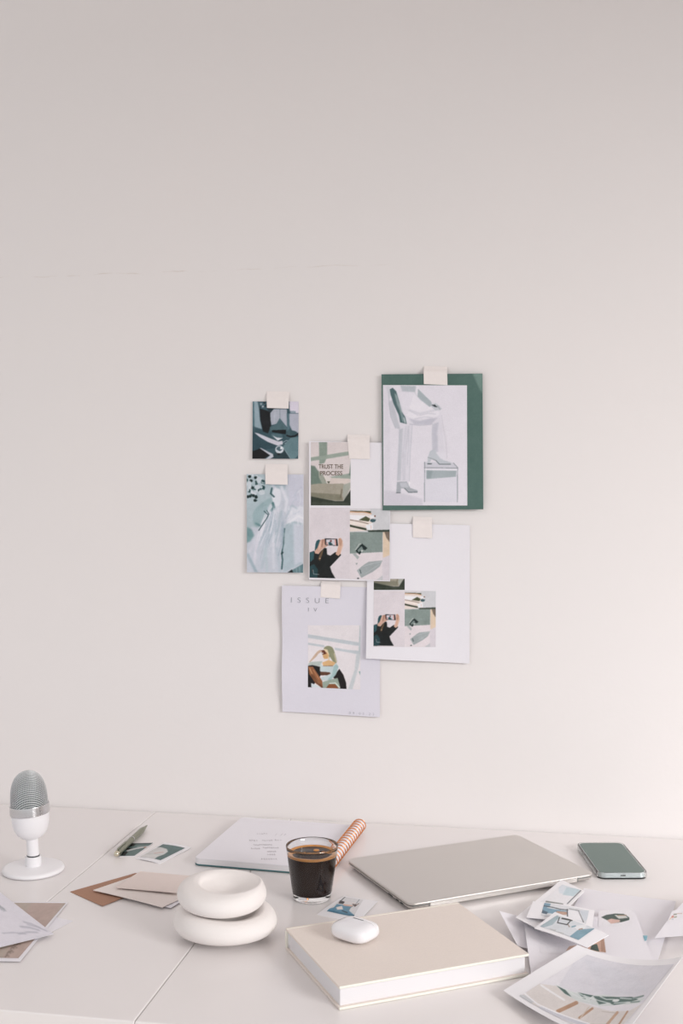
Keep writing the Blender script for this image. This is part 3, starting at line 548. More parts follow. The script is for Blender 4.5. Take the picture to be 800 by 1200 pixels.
tapep([(483.6, 605), (506, 606), (506.6, 630.6), (484, 629.6)], .0046, .34, 'faint masking tape at the top of the largest white page')
tapep([(376.6, 680.5), (399.4, 682), (398.6, 701.4), (375.8, 699.6)], .0040, .25, 'masking tape at the top of the magazine-style page')

# ================================================================== ON THE DESK
# ------------------------------------------------------------------ microphone
mp_ = desk(39, 1020.5)
mic = empty('microphone', mp_, label='white desktop microphone with a silver mesh head on a round base', cat='microphone')
mk('base', *lathe([(0, 0), (.043, 0), (.0462, .0012), (.047, .0035), (.0458, .0062), (.042, .0076), (.02, .0086), (0, .0088)], 72), 'white', mic, angle=60)
mk('collar', *lathe([(.0118, .0085), (.0122, .010), (.0122, .0215), (.0112, .0232), (.009, .0234), (0, .0234)], 40), 'white', mic, angle=50)
mk('tilt_ring', *lathe([(.0094, .0232), (.0096, .0236), (.0096, .0246), (.0090, .0250)], 32), 'dark', mic)
head = mk('body', *lathe([(0, .0), (.0090, .0), (.0090, .026), (.0095, .0268), (.0150, .0290), (.0215, .0345), (.0258, .0425), (.0277, .0520), (.0282, .0610), (.0284, .0675), (.0270, .0690), (0, .0690)], 64), 'white', mic, loc=(0, 0, .0235), angle=50)
head.rotation_euler = (R(1.0), R(-4.2), 0)
band = mk('metal_ring', *lathe([(.0272, 0), (.0296, .0004), (.0299, .0012), (.0299, .0138), (.0295, .0145), (.0280, .0145), (.0278, .006), (.0272, 0)], 72), 'chrome', head, loc=(0, 0, .0655), angle=40)
HG, RG = .0590, .0276; PG = 3.4
def rgr(z): return RG * math.sqrt(max(0, 1 - (z / HG) ** PG))
prof = [(rgr(z) - .0009, z) for z in [HG * (1 - (1 - i / 24) ** 2) for i in range(24)]] + [(0, HG - .0006)]
gr = mk('grille', *lathe([(0, 0)] + prof, 48), 'mesh', head, loc=(0, 0, .072), rotz=R(25))
gr['label'] = 'silver wire mesh dome'
parts = []
for k in range(22):                                     # wires in upright planes
    c = -RG * .97 + 2 * RG * .97 * k / 21; cc = abs(c); zt = HG * (max(0, 1 - (cc / RG) ** 2)) ** (1 / PG)
    pts = [(c, math.sqrt(max(0, rgr(z) ** 2 - c * c)) * sg, z) for sg, zs in ((-1, range(0, 19)), (1, range(17, -1, -1))) for z in [zt * math.sin(math.pi / 2 * i / 18) for i in zs]]
    parts.append(tube(pts, .00030, 4))
for k in range(25):                                     # wires in planes that slope towards the front and the back
    c = -RG * 1.15 + (HG + RG * 1.1) * k / 24.5; seg = []
    for i in range(73):
        a_ = 2 * math.pi * i / 72; f_ = lambda z: z - 1.25 * rgr(z) * abs(math.sin(a_)) - c
        if f_(0) > 0 or f_(HG) < 0: 
            if len(seg) > 1: parts.append(tube(seg, .00062, 4))
            seg = []; continue
        lo_, hi_ = 0, HG
        for _ in range(22):
            m_ = (lo_ + hi_) / 2
            if f_(m_) > 0: hi_ = m_
            else: lo_ = m_
        q_ = rgr(lo_) + .0002; seg.append((q_ * math.cos(a_), q_ * math.sin(a_), lo_))
    if len(seg) > 1: parts.append(tube(seg, .00062, 4))
mk('wire_mesh', *join(*parts), 'wire', gr)['kind'] = 'stuff'

# ------------------------------------------------------------------ grey box cut by the left edge
gb = empty('storage_box', desk(-42, 1012), R(18), label='grey box corner cut off by the left edge of the picture behind the microphone', cat='box')
mk('box_body', *slab(.07, .06, .002, [(0, .001), (.001, 0), (.008, 0), (.0085, .0005)], 4), 'greybox', gb, angle=40)
mk('lid', *slab(.072, .062, .002, [(.0085, .0006), (.0092, 0), (.0118, 0), (.0125, .001)], 4), 'greybox', gb, angle=40)

# ------------------------------------------------------------------ papers at the left
zz = DZ + .0004
L3 = Sheet('paper_sheet', [(30, 1068), (86, 1079), (44, 1101), (-12, 1092)], [zz] * 4, 'desk', 'paper', lambda u, v: .0005 * v, th=.00025, label='white sheet undermost of the papers at the left edge', cat='paper', group='papers at the left edge of the desk')
L2 = Sheet('printed_card', [(-34, 1056), (79.5, 1057.6), (23.5, 1127), (-104, 1124)], [zz + .0012] * 4, 'desk', 'paper', lambda u, v: .0005 * u, th=.0004, label='brown printed card with a white border under the lettered sheet at the left edge', cat='card', group='papers at the left edge of the desk')
l2 = Art([(-32, 1057.8), (77, 1059), (21.5, 1123.5), (-100, 1121)], (180, 164, 152), 1.3)
l2.poly([(40, 1050), (80, 1050), (20, 1130), (0, 1130)], (184, 160, 150), soft=12)
for i, (x, y) in enumerate(((8, 1121), (10, 1117), (13, 1116), (14, 1112), (17, 1111), (18, 1107), (21, 1107), (24, 1103), (28, 1103))):
    l2.line([(x - 2, y + 1), (x, y - 2), (x + 2.2, y + .5)], 1.3, (126, 110, 98), .9, soft=1)
L2.patch('print_image', l2, .0003)
L1 = Sheet('paper_sheet', [(-60, 1000), (63, 1094.5), (-20, 1115), (-150, 1040)], [zz + .006, zz + .0042, zz + .0045, zz + .006], 'desk', 'paper', lambda u, v: .002 * (1 - u) + 0 * v, th=.0003, label='white sheet with grey script and a drawn leaf, uppermost at the left edge', cat='paper', group='papers at the left edge of the desk')
l1 = Art([(-55, 1005), (62, 1094.4), (-18, 1114.2), (-140, 1041)], (224, 220, 229), 1.2)
for (x0, y0, x1, y1, wd) in ((33, 1087, 50, 1091, 1.6), (27, 1091.5, 47, 1093, 1.8), (22, 1098, 44, 1095, 1.4), (5, 1098.5, 30, 1097.5, 1.1), (36, 1089, 56, 1093, 1.2)):
    l1.line([(x0, y0), ((x0 + x1) / 2, (y0 + y1) / 2 - .8), (x1, y1)], wd, (186, 184, 196), .85, soft=2)
for i in range(9):
    x, y = -1 + i * 1.9, 1066.5 + i * 1.25; l1.line([(x - 1, y + 1.6), (x, y - 1.6), (x + 1.4, y + 1.3)], 1.2, (160, 164, 172), .9, soft=1)
L1.patch('print_image', l1, .0003)

# ------------------------------------------------------------------ pen, small photos
INST = 'instant photos and small prints on the desk'
S1 = Sheet('photo_print', [(151, 988.3), (179.8, 987.6), (157.5, 1003.6), (139.5, 1004)], [zz, zz + .001, zz, zz], 'desk', 'photo', th=.0004, label='small dark print lying half under the pen', cat='print', group=INST)
s1 = Art([(152, 988.6), (179.2, 988), (157, 1003.2), (140.5, 1003.5)], (86, 112, 110), 2.4).crop(130, 960, 8)
s1.poly([(150, 225), (390, 222), (375, 245), (190, 248), (160, 280)], (52, 76, 75)); s1.poly([(180, 232), (230, 240), (200, 268), (140, 270)], (12, 14, 14)); s1.poly([(120, 290), (190, 284), (150, 306), (100, 306)], (10, 12, 12)); s1.poly([(110, 320), (150, 318), (130, 345), (90, 345)], (20, 28, 28)); s1.line([(140, 312), (220, 292), (330, 270)], 12, (196, 196, 196)); s1.line([(230, 275), (300, 270)], 8, (150, 160, 158)); s1.ell((298, 282), 14, 7, (176, 140, 120))
S1.patch('print_image', s1, .0003)
S2 = Sheet('instant_photo', [(192.4, 987.4), (224.4, 993), (187.2, 1012.2), (158.4, 1006)], [zz + .0005, zz + .0012, zz, zz], 'desk', 'photo', lambda u, v: .0012 * np.sin(math.pi * u), th=.0006, label='instant photo of a pale arch on dark green, beside the pen', cat='photo', group=INST)
s2 = Art([(190.5, 989.8), (216.4, 994.4), (187.5, 1008.8), (163.5, 1004.4)], (84, 112, 110), 2.4).crop(130, 960, 8)
s2.poly([(230, 355), (300, 300), (380, 272), (460, 270), (515, 290), (525, 315), (490, 340), (430, 362), (390, 390), (230, 390)], (206, 205, 203), soft=2); s2.line([(400, 330), (480, 320)], 10, (200, 172, 166), .8, soft=2); s2.line([(330, 330), (460, 345)], 8, (188, 190, 188), .8, soft=2)
S2.patch('print_image', s2, .0003)
p1, p2 = desk(172.5, 967, DZ + .006), desk(137, 999.5, DZ + .007)
dv = (p2 - p1); Lp = dv.length; rzp = math.atan2(dv.y, dv.x)
pen = empty('pen', (p1.x, p1.y, DZ + .0062), rzp, label='olive grey metal pen lying along the desk seam', cat='pen')
def xl(prof, n=28):  # lathe laid along +x
    return lathe(prof, n, lambda x, y, z: (z, y, x))
def fl(vf): return (vf[0], [tuple(reversed(q)) for q in vf[1]])
mk('barrel', *fl(xl([(0, .001), (.0007, .001), (.0012, .004), (.0028, .016), (.0043, .026), (.0048, .034), (.0049, .06), (.0049, Lp - .006), (.0046, Lp - .004), (0, Lp - .004)])), 'olive', pen, loc=(0, 0, -.0003), angle=50)
mk('ring', *fl(xl([(.0050, Lp * .52), (.00515, Lp * .52 + .0005), (.00515, Lp * .52 + .002), (.0050, Lp * .52 + .0025)])), 'chrome', pen)
mk('end_cap', *fl(xl([(.0030, Lp - .004), (.0042, Lp - .003), (.0046, Lp + .001), (.0036, Lp + .0045), (0, Lp + .006)])), 'brass', pen)
mk('clip', *slab(.040, .0032, .0015, [(.0050, .0004), (.0054, 0), (.0062, 0), (.0066, .0004)], 4, Lp - .024, 0), 'olive', pen)

# ------------------------------------------------------------------ stacked cards
GC = 'cards and envelopes behind the bowls'
Sheet('envelope', [(159, 1023.4), (196, 1032), (120, 1062), (82.2, 1044.8)], [zz + .0004] * 4, 'desk', 'kraft', lambda u, v: .0008 * u + .0006 * (1 - v), th=.0009, label='brown kraft envelope undermost of the stacked cards', cat='envelope', group=GC)
Sheet('card', [(158, 1030), (243, 1037), (200, 1064), (150, 1052)], zz + .0018, 'desk', 'paper', th=.0004, label='thin pale sheet peeking out between the blush card and the bowls', cat='card', group=GC)
Sheet('card', [(157, 1026.5), (240, 1040), (190, 1063.2), (109, 1043)], [zz + .0036, zz + .003, zz + .0034, zz + .0040], 'desk', 'beige', lambda u, v: .0008 * np.sin(3 * u), th=.0008, label='blush card in the middle of the stack behind the bowls', cat='card', group=GC)
tc_ = Sheet('envelope', [(164.5, 1021), (229, 1026.8), (208, 1046), (135.5, 1039.6)], [zz + .0060, zz + .0062, zz + .0082, zz + .0078], 'desk', 'taupe', lambda u, v: .0006 * np.sin(3 * v), th=.0012, label='taupe envelope topmost of the stack behind the bowls', cat='envelope', group=GC)

# ------------------------------------------------------------------ bowls
def bowl(name, loc, r, h, dimple, foot, seed, tilt, label, off=(0, 0)):
    o = empty(name, loc, label=label, cat='bowl', group='stacked white ceramic bowls'); o.rotation_euler = tilt
    pr = cat_rom([(0, .0012, 0)] if False else [(foot - .004, .0006, 0), (foot, 0, 0), (foot + .001, .0022, 0), (foot + .005, .0062, 0), (r * .76, h * .20, 0), (r * .93, h * .30, 0), (r * 1.0, h * .52, 0), (r * .975, h * .74, 0), (r * .90, h * .90, 0), (r * .80, h * .975, 0), (r * .73, h * .985, 0), (r * .62, h - dimple * .20, 0), (r * .48, h - dimple * .55, 0), (r * .30, h - dimple * .88, 0), (r * .10, h - dimple, 0)], 5)
    prof = [(0, .0010)] + [(q.x, q.y) for q in pr] + [(0, h - dimple)]
    ph = [random.Random(seed + i).uniform(0, 6.28) for i in range(6)]
    def fn(x, y, z):
        a = math.atan2(y, x); k = min(1, max(0, (z / h) * 3)) if True else 1
        s = 1 + k * (.022 * math.cos(2 * a + ph[0]) + .012 * math.cos(3 * a + ph[1])); zz_ = z * (1 + k * .05 * math.cos(a + ph[2]) + k * .03 * math.cos(2 * a + ph[3]))
        ring = math.hypot(x, y) / r; inn = max(0, min(1, (z / h - .80) * 6)) * max(0, min(1, (1.0 - ring) * 3.2))      # the hollow sits off centre
        return (x * s + inn * off[0], y * s + inn * off[1], zz_)
    V, F = lathe([q for q in prof if q[1] > .0055 or q[0] == 0 and q[1] > .01] if False else prof, 72, fn)
    mk('bowl_body', V, F, 'ceramic', o)
    mk('foot_ring', *lathe([(foot - .005, 0), (foot + .0015, 0), (foot + .002, .0012), (foot + .0018, .0045), (foot - .004, .005)], 60), 'ceramic', o)
    return o
bc = desk(263.5, 1096.5)
bowl('ceramic_bowl', bc, .0675, .039, .012, .029, 3, (0, 0, R(20)), 'wide matte white ceramic bowl, lower of the stacked pair')
bowl('ceramic_bowl', (bc.x - .0045, bc.y + .002, DZ + .0355), .0600, .0350, .0135, .020, 11, (R(2.5), R(2.0), R(0)), 'smaller matte white bowl with a soft hollow, upper of the stacked pair', (.007, .006))

# ------------------------------------------------------------------ spiral notebook
q1, q2 = desk(421.5, 966, DZ + .0125), desk(397.5, 996.5, DZ + .0125)
cdir = (q2 - q1).normalized(); Lc = .262; rzn = math.atan2(cdir.y, cdir.x) + R(90)      # local -y runs along the coil
nb = empty('spiral_notebook', (q1.x, q1.y, DZ), rzn, label='open white spiral notebook with faint pencil notes and a copper coil', cat='notebook')
blc = desk(285, 955.5, DZ + .0115); Wn = .190; y_top = -.004
def nl(p): v = Matrix.Rotation(-rzn, 3, 'Z') @ (Vector(p) - Vector((q1.x, q1.y, DZ))); return v
flc = nl(desk(230, 1006, DZ + .0115)); Wn = max(-nl(blc).x, -flc.x); Dn = -flc.y
print('notebook', Wn, Dn, nl(blc), flc, q1)
def nslab(z0, z1, ins=0): return slab(Wn - .002 - ins, Dn + y_top - ins, .009, [(z0, .0003), (z0 + .0004, 0), (z1 - .0006, 0), (z1, .0006)], 8, -Wn / 2 - .001, (y_top - Dn) / 2)
mk('back_cover', *nslab(.0008, .0028), 'teal', nb, angle=40)
mk('page_block', *nslab(.0028, .0112, .001), 'pages', nb, angle=40)
pg = mk('open_page', *nslab(.0112, .0118, .0012), 'paper', nb, angle=40)
parts = []; turns = 20; n_ = turns * 22; rc = .0108
pts = [(rc * math.sin(2 * math.pi * i / 22), -Lc * i / n_, .0122 - rc * math.cos(2 * math.pi * i / 22)) for i in range(n_ + 1)]
mk('coil_binding', *tube(pts, .00088, 7), 'copper', nb)['label'] = 'copper coloured spiral wire'
mk('wrapped_pages', *tube([(0, -.003, .0122), (0, -Lc + .003, .0122)], .0096, 28), 'paper', nb, angle=50)
# pencil notes: strokes on the open page
def strokes(parent, paths, zl, wd, m, name):
    V, F = [], []
    for path in paths:
        path = [nl(desk(x, y, DZ + .0118)) for x, y in path]
        for a_, b_ in zip(path, path[1:]):
            d_ = (b_ - a_); d_.z = 0
            if d_.length < 1e-6: continue
            s_ = Vector((-d_.y, d_.x, 0)).normalized() * wd / 2; k = len(V)
            V += [(a_.x - s_.x, a_.y - s_.y, zl), (b_.x - s_.x, b_.y - s_.y, zl), (b_.x + s_.x, b_.y + s_.y, zl), (a_.x + s_.x, a_.y + s_.y, zl)]; F.append((k, k + 1, k + 2, k + 3))
    return mk(name, V, F, m, parent, smooth=False)
paths = []; rr = random.Random(5)
for x0, y0, x1, st in ((292, 985.4, 300, 2.6), (307, 985.4, 318, 2.6), (322, 985, 331, 3), (297, 990.6, 317, 2.2), (294, 995.0, 304, 2.2), (308, 994.0, 326, 2.4), (313, 998.4, 322, 2.2), (313, 1002, 322, 2.6), (306, 1007.2, 324, 2.8), (301, 977.6, 313, 2.6)):
    x = x0
    while x < x1:
        paths.append([(x, y0 + rr.uniform(-.3, .5)), (x + .6, y0 - rr.uniform(.7, 1.5)), (x + 1.1, y0 + rr.uniform(-.2, .6)), (x + 1.7, y0 - rr.uniform(.1, .9))]); x += st
for x in (322, 328.5, 332.5): paths.append([(x, 979.4), (x + 2.6, 977.0)])
strokes(pg, paths, .01200, .0006, mat('pencil', (178, 172, 178), .8, noise=.05), 'pencil_notes')

# ------------------------------------------------------------------ glass of coffee
gl = empty('coffee_glass', desk(365.5, 1052), label='clear tumbler of black coffee with an orange crema rim', cat='glass')
hG = .0765; ro = lambda z: .0268 + (.0378 - .0268) * (z / hG) ** .92; ri = lambda z: ro(z) - .0014
out = [(0, .0012), (.0225, .0010), (.0255, 0), (.0266, .0008)] + [(ro(z), z) for z in np.linspace(.003, hG - .0006, 14)] + [(ro(hG) - .0007, hG)] + [(ri(z), z) for z in np.linspace(hG - .0006, .0105, 14)] + [(ri(.0095) - .0018, .0086), (.015, .0080), (0, .0078)]
mk('glass_wall', *lathe(out, 72), 'glass', gl)
lv = .0655
cf = [(0, .0079), (.0148, .0081), (ri(.0095) - .0016, .0087), (ri(.0105) + .0002, .0107)] + [(ri(z) + .0002, z) for z in np.linspace(.013, lv - .004, 10)]
mk('coffee', *lathe(cf + [(ri(lv) * .82, lv - .0006), (0, lv - .0006)], 72), 'coffee', gl, angle=60)
mk('crema', *lathe([(ri(lv - .003) + .0003, lv - .0030), (ri(lv) + .0003, lv), (ri(lv) - .001, lv + .0004), (ri(lv) * .92, lv), (ri(lv) * .86, lv - .0004), (ri(lv) * .83, lv - .0012)], 72, lambda x, y, z: (x * (1 + (.03 * math.sin(5 * math.atan2(y, x)) if math.hypot(x, y) < .031 else 0)), y * (1 + (.03 * math.sin(5 * math.atan2(y, x)) if math.hypot(x, y) < .031 else 0)), z)), 'crema', gl)
for bx, by, br in ((.004, .012, .0045), (.016, .004, .0032), (-.010, -.004, .0018), (.018, -.006, .0022)):
    mk('bubble', *lathe([(br, lv - .0007), (br * .8, lv + .0003), (br * .4, lv + .0007), (0, lv + .0008)], 14, lambda x, y, z: (x + bx, y + by, z)), 'crema', gl)

# ------------------------------------------------------------------ instant photo by the glass
S3 = Sheet('instant_photo', [(403, 1049.8), (442.8, 1056), (419.5, 1081.6), (371, 1071.6)], [zz + .0006, zz + .001, zz, zz], 'desk', 'photo', lambda u, v: .001 * np.sin(math.pi * v), th=.0006, label='instant photo in blue tones between the coffee glass and the beige book', cat='photo', group=INST)
s3 = Art([(404, 1051.2), (425.5, 1054.6), (414.5, 1074.5), (383.5, 1067.5)], (214, 212, 214), 2.6).crop(360, 1040, 8.9)
s3.poly([(200, 232), (290, 205), (320, 172), (470, 190), (440, 240), (500, 290), (360, 262), (210, 245)], (84, 142, 172)); s3.poly([(190, 235), (290, 240), (500, 285), (490, 300), (200, 250)], (60, 118, 146)); s3.poly([(335, 165), (350, 135), (400, 150), (380, 172)], (52, 48, 50)); s3.poly([(470, 170), (545, 165), (500, 200)], (92, 62, 54)); s3.line([(390, 180), (470, 190)], 16, (216, 170, 150)); s3.line([(400, 150), (520, 170)], 14, (222, 214, 214))
s3.poly([(310, 205), (370, 190), (380, 225), (320, 230)], (226, 214, 208)); s3.line([(350, 150), (400, 95), (480, 108)], 7, (70, 80, 84)); s3.line([(545, 118), (510, 170), (420, 235)], 5, (120, 130, 134)); s3.line([(370, 240), (420, 258)], 12, (30, 50, 60), .8)
s3.sat = .8; S3.patch('print_image', s3, .0003)

# ------------------------------------------------------------------ laptop
la = R(34.2); LW, LD = .3125, .2135; c0 = Vector((-.1865, -.4165, 0)); ux = Vector((math.cos(la), math.sin(la), 0)); uy = Vector((-math.sin(la), math.cos(la), 0))
lc = c0 + ux * LW / 2 + uy * LD / 2
lap = empty('laptop', (lc.x, lc.y, DZ), la, label='closed silver laptop lying at an angle behind the beige book', cat='laptop')
mk('base_case', *slab(LW, LD, .011, [(.0010, .012), (.0018, .0075), (.0034, .0038), (.0052, .0012), (.0066, .0002), (.0078, 0), (.0081, .0003)], 10), 'alu', lap, angle=50)
mk('lid_gap_shade', *slab(LW - .0028, LD - .0028, .010, [(.0081, 0), (.0090, 0)], 8), 'dark', lap, smooth=False)  # dark filler painting the shade in the gap between base and lid
mk('lid', *slab(LW, LD, .011, [(.0090, .0004), (.0094, 0), (.0110, 0), (.0118, .0003), (.0123, .0010), (.0125, .0020)], 10), 'alu', lap, angle=50)
mk('hinge', *slab(LW * .80, .006, .002, [(.0042, .0004), (.0048, 0), (.0096, 0), (.0104, .001)], 5, 0, -LD / 2 + .0024), 'alu', lap, angle=50)
for sx in (-1, 1): mk('hinge_slot', *box(sx * LW * .40 - .0006, -LD / 2 - .0003, .0040, sx * LW * .40 + .0006, -LD / 2 + .003, .0100), 'slot', lap, smooth=False)
for sx in (-1, 1): mk('hinge_groove', *box(sx * LW * .44 - LW * .045, -LD / 2 - .0001, .0083, sx * LW * .44 + LW * .035, -LD / 2 + .003, .0090), 'slot', lap, smooth=False)
for yy in (-.082, -.068): mk('port', *slab(.001, .009, .0004, [(.0048, 0), (.0072, 0)], 3, -LW / 2 + .0006, yy), 'dark', lap, smooth=False)
mk('port', *slab(.001, .014, .0004, [(.0048, 0), (.0072, 0)], 3, -LW / 2 + .0006, -.046), 'dark', lap, smooth=False)
for sx in (-1, 1):
    for sy in (-1, 1): mk('foot', *lathe([(0, 0), (.006, 0), (.0075, .0016), (0, .0016)], 20, lambda x, y, z: (x + sx * .13, y + sy * .082, z)), 'dark', lap, angle=50)

# ------------------------------------------------------------------ phone
pc = desk(715.5, 1003.5, DZ + .011)
ph_ = empty('smartphone', (pc.x, pc.y, DZ), R(11), label='smartphone in a clear case, face up behind the laptop', cat='phone')
pw, pl = .0715, .146
mk('protective_case', *slab(pw + .005, pl + .005, .0125, [(.0002, .0015), (.0010, .0003), (.003, 0), (.0092, 0), (.0100, .0006), (.0100, .0019), (.0092, .0022), (.0016, .0022)], 10), 'case', ph_, angle=60)
mk('frame', *slab(pw, pl, .0105, [(.0018, .0008), (.0024, 0), (.0088, 0), (.0094, .0006)], 10), 'silver', ph_, angle=50)
mk('display', *slab(pw - .0018, pl - .0018, .0098, [(.0094, .0004), (.0097, 0), (.0098, .0004)], 10), 'screen', ph_, angle=50)
mk('side_button', *slab(.001, .012, .0004, [(.0045, 0), (.0070, 0)], 3, -pw / 2 - .0004, .03), 'slot', ph_)
mk('charging_port', *slab(.008, .001, .0004, [(.0048, 0), (.0066, 0)], 3, 0, -pl / 2 + .0003), 'slot', ph_)

# ------------------------------------------------------------------ book
ba = R(31.9); BW, BD, BT = .2475, .186, .027; f0 = Vector((-.2305, -.7245, 0)); bx = Vector((math.cos(ba), math.sin(ba), 0)); by = Vector((-math.sin(ba), math.cos(ba), 0))
bkc = f0 + bx * BW / 2 + by * BD / 2
bk = empty('book', (bkc.x, bkc.y, DZ), ba, label='thick hardback bound in beige linen, lying in front of the laptop', cat='book')
def cover(z0, z1): return slab(BW, BD, .0015, [(z0, .0007), (z0 + .0005, .0001), (z0 + .0009, 0), (z1 - .0009, 0), (z1 - .0005, .0001), (z1, .0007)], 4)
mk('back_cover', *cover(0, .0032), 'linen', bk, angle=60)
mk('front_cover', *cover(BT - .0032, BT), 'linen', bk, angle=60)
mk('page_block', *slab(BW - .006, BD - .007, .001, [(.0032, 0), (BT - .0040, 0)], 3, 0, .001), 'pages', bk, smooth=False)
mk('page_block', *slab(BW - .0068, BD - .0085, .001, [(BT - .0040, 0), (BT - .0033, .0006)], 3, .0004, .002), 'pages', bk, smooth=False)
# rounded spine wrapped in the same cloth, the light it catches painted in as a paler colour
sp = [(BW / 2 - .0002, BD / 2 - .005 + .0068 * math.sin(t_), BT / 2 - (BT / 2 + .0004) * math.cos(t_)) for t_ in np.linspace(0, math.pi, 17)]
V = [(s_ * x, y, z) for s_ in (-1, 1) for x, y, z in sp]; n_ = len(sp)
F = [(i, i + 1, n_ + i + 1, n_ + i) for i in range(n_ - 1)] + [tuple(range(n_)), tuple(reversed(range(n_, 2 * n_))), (0, n_, 2 * n_ - 1, n_ - 1)]
bm = bmesh.new(); vs = [bm.verts.new(v) for v in V]
for f in F: bm.faces.new([vs[i] for i in f])
bmesh.ops.recalc_face_normals(bm, faces=bm.faces)
spm = mk('spine', [v.co[:] for v in bm.verts], [[v.index for v in f.verts] for f in bm.faces] if bm.verts.index_update() is None else [], 'linenlit', bk, angle=50); bm.free()
for s_ in (-1, 1): mk('headband', *slab(.0022, .004, .0008, [(.004, 0), (BT - .004, 0)], 3, s_ * (BW / 2 - .0030), BD / 2 - .0068), 'white', bk)
for z in (0.0, BT - .0032):
    for q in (slab(BW - .001, .0016, .0007, [(z + .0003, .0003), (z + .0008, 0), (z + .0025, 0), (z + .0031, .0003)], 3, 0, -BD / 2 + .0003),): mk('cover_edge', *q, 'linenlit', bk, angle=60)

# ------------------------------------------------------------------ earbud case on the book
ec = desk(416, 1091.5, DZ + BT + .009)
eb = empty('earbud_case', (ec.x, ec.y, DZ + BT + .0003), R(-28), label='small glossy white earbud charging case lying on the beige book', cat='case')
EW, ED, EH = .0560, .0460, .0215
V, F = [], []
nu, nv = 64, 32
def sgn(a, p): return math.copysign(abs(a) ** p, a)
for j in range(nv + 1):
    ph = -math.pi / 2 + math.pi * j / nv
    for i in range(nu):
        th = 2 * math.pi * i / nu
        V.append((EW / 2 * sgn(math.cos(ph), .62) * sgn(math.cos(th), .55), ED / 2 * sgn(math.cos(ph), .62) * sgn(math.sin(th), .60), EH / 2 * (1 + sgn(math.sin(ph), .72))))
F = [(j * nu + i, j * nu + (i + 1) % nu, (j + 1) * nu + (i + 1) % nu, (j + 1) * nu + i) for j in range(nv) for i in range(nu)]
def half(name, keep, y):
    bm = bmesh.new(); vs = [bm.verts.new(v) for v in V]; bm.verts.ensure_lookup_table()
    for f in F: bm.faces.new([vs[i] for i in f])
    bmesh.ops.remove_doubles(bm, verts=bm.verts, dist=1e-6)
    bmesh.ops.bisect_plane(bm, geom=bm.verts[:] + bm.edges[:] + bm.faces[:], plane_co=(0, y, 0), plane_no=(0, 1, 0), clear_outer=keep < 0, clear_inner=keep > 0)
    ed = [e_ for e_ in bm.edges if e_.is_boundary]
    if ed: bmesh.ops.holes_fill(bm, edges=ed, sides=0)
    bmesh.ops.recalc_face_normals(bm, faces=bm.faces)
    me = bpy.data.meshes.new(name); bm.to_mesh(me); bm.free(); me.materials.append(M['gloss'])
    for p_ in me.polygons: p_.use_smooth = True
    me.set_sharp_from_angle(angle=R(50))
    o = bpy.data.objects.new(name, me); C.objects.link(o); o.parent = eb; return o
half('case_body', -1, .0078); half('lid', 1, .0081)
mk('hinge', *slab(.0165, .0024, .0008, [(EH - .0012, 0), (EH + .00012, .0003)], 4, -.001, .0079), 'slot', eb)

# ------------------------------------------------------------------ pile of sheets and photos at the right
GR = 'papers spread at the right of the desk'
W4 = Sheet('paper_sheet', [(684, 1041), (792, 1056), (770, 1127), (640, 1120)], [zz + .001, zz + .009, zz + .007, zz + .001], 'desk', 'paper', lambda u, v: -.0012 * np.sin(math.pi * u) * (1 - v) + .0 * v, n=18, label='greyish sheet lying undermost behind the portrait sheet at the right', cat='paper', group=GR)
W1 = Sheet('paper_sheet', [(584.5, 1069), (640, 1082), (650, 1120), (606, 1110)], [zz + .018, zz + .006, zz + .003, zz + .003], 'desk', 'paper', lambda u, v: .002 * (1 - u) + 0 * v, n=14, label='white sheet whose raised corner curls up beside the book', cat='paper', group=GR)
W2 = Sheet('portrait_sheet', [(613, 1075.5), (744, 1069), (766, 1128), (622, 1141)], [zz + .016, zz + .012, zz + .011, zz + .006], 'desk', 'paper', lambda u, v: -.004 * np.sin(math.pi * u) * (1 - v) + 0 * v, n=20, label='white sheet printed with a glimpse of a face, under the two upper instant photos', cat='paper', group=GR)
w2 = Art([(703, 1064), (741, 1064), (741, 1084), (703, 1084)], (230, 227, 232), 2.6).crop(690, 1030, 7.27)
w2.poly([(118, 308), (160, 290), (230, 284), (300, 292), (345, 325), (345, 345), (270, 362), (200, 366), (165, 335)], (62, 84, 76)); w2.poly([(165, 335), (200, 325), (270, 340), (280, 358), (200, 368)], (216, 176, 164)); w2.poly([(225, 296), (310, 300), (335, 328), (262, 330)], (206, 206, 202)); w2.poly([(265, 350), (345, 330), (345, 346), (280, 360)], (40, 66, 60)); w2.line([(250, 300), (320, 305)], 7, (150, 120, 96))
W2.patch('print_image', w2, .0003)
w2b = Art([(676, 1096), (711, 1095), (713, 1116), (688, 1120)], (230, 227, 232), 2.6).crop(690, 1030, 7.27)
w2b.poly([(-60, 560), (20, 560), (140, 495), (160, 620), (60, 610), (0, 590)], (206, 164, 142)); w2b.poly([(40, 555), (85, 545), (105, 612), (30, 592)], (52, 80, 68)); w2b.poly([(115, 500), (142, 495), (160, 622), (120, 612)], (176, 132, 108), .8, soft=3)
W2.patch('print_image', w2b, .0003)
w2c = Art([(634, 1096), (680, 1106), (672, 1118), (634, 1116)], (230, 227, 232), 2.4).crop(570, 1020, 3.48)
w2c.poly([(330, 325), (345, 305), (375, 300), (372, 312)], (214, 176, 156)); W2.patch('print_image', w2c, .0003)
w4 = Art([(753.2, 1096.6), (758.4, 1096.6), (757.4, 1103.4), (754.8, 1103.4)], (230, 227, 232), 2).crop(740, 1040, 13.33)
w4.poly([(175, 760), (240, 765), (230, 830), (205, 840)], (110, 168, 186)); pass
W2.patch('print_image', w4, .0003)
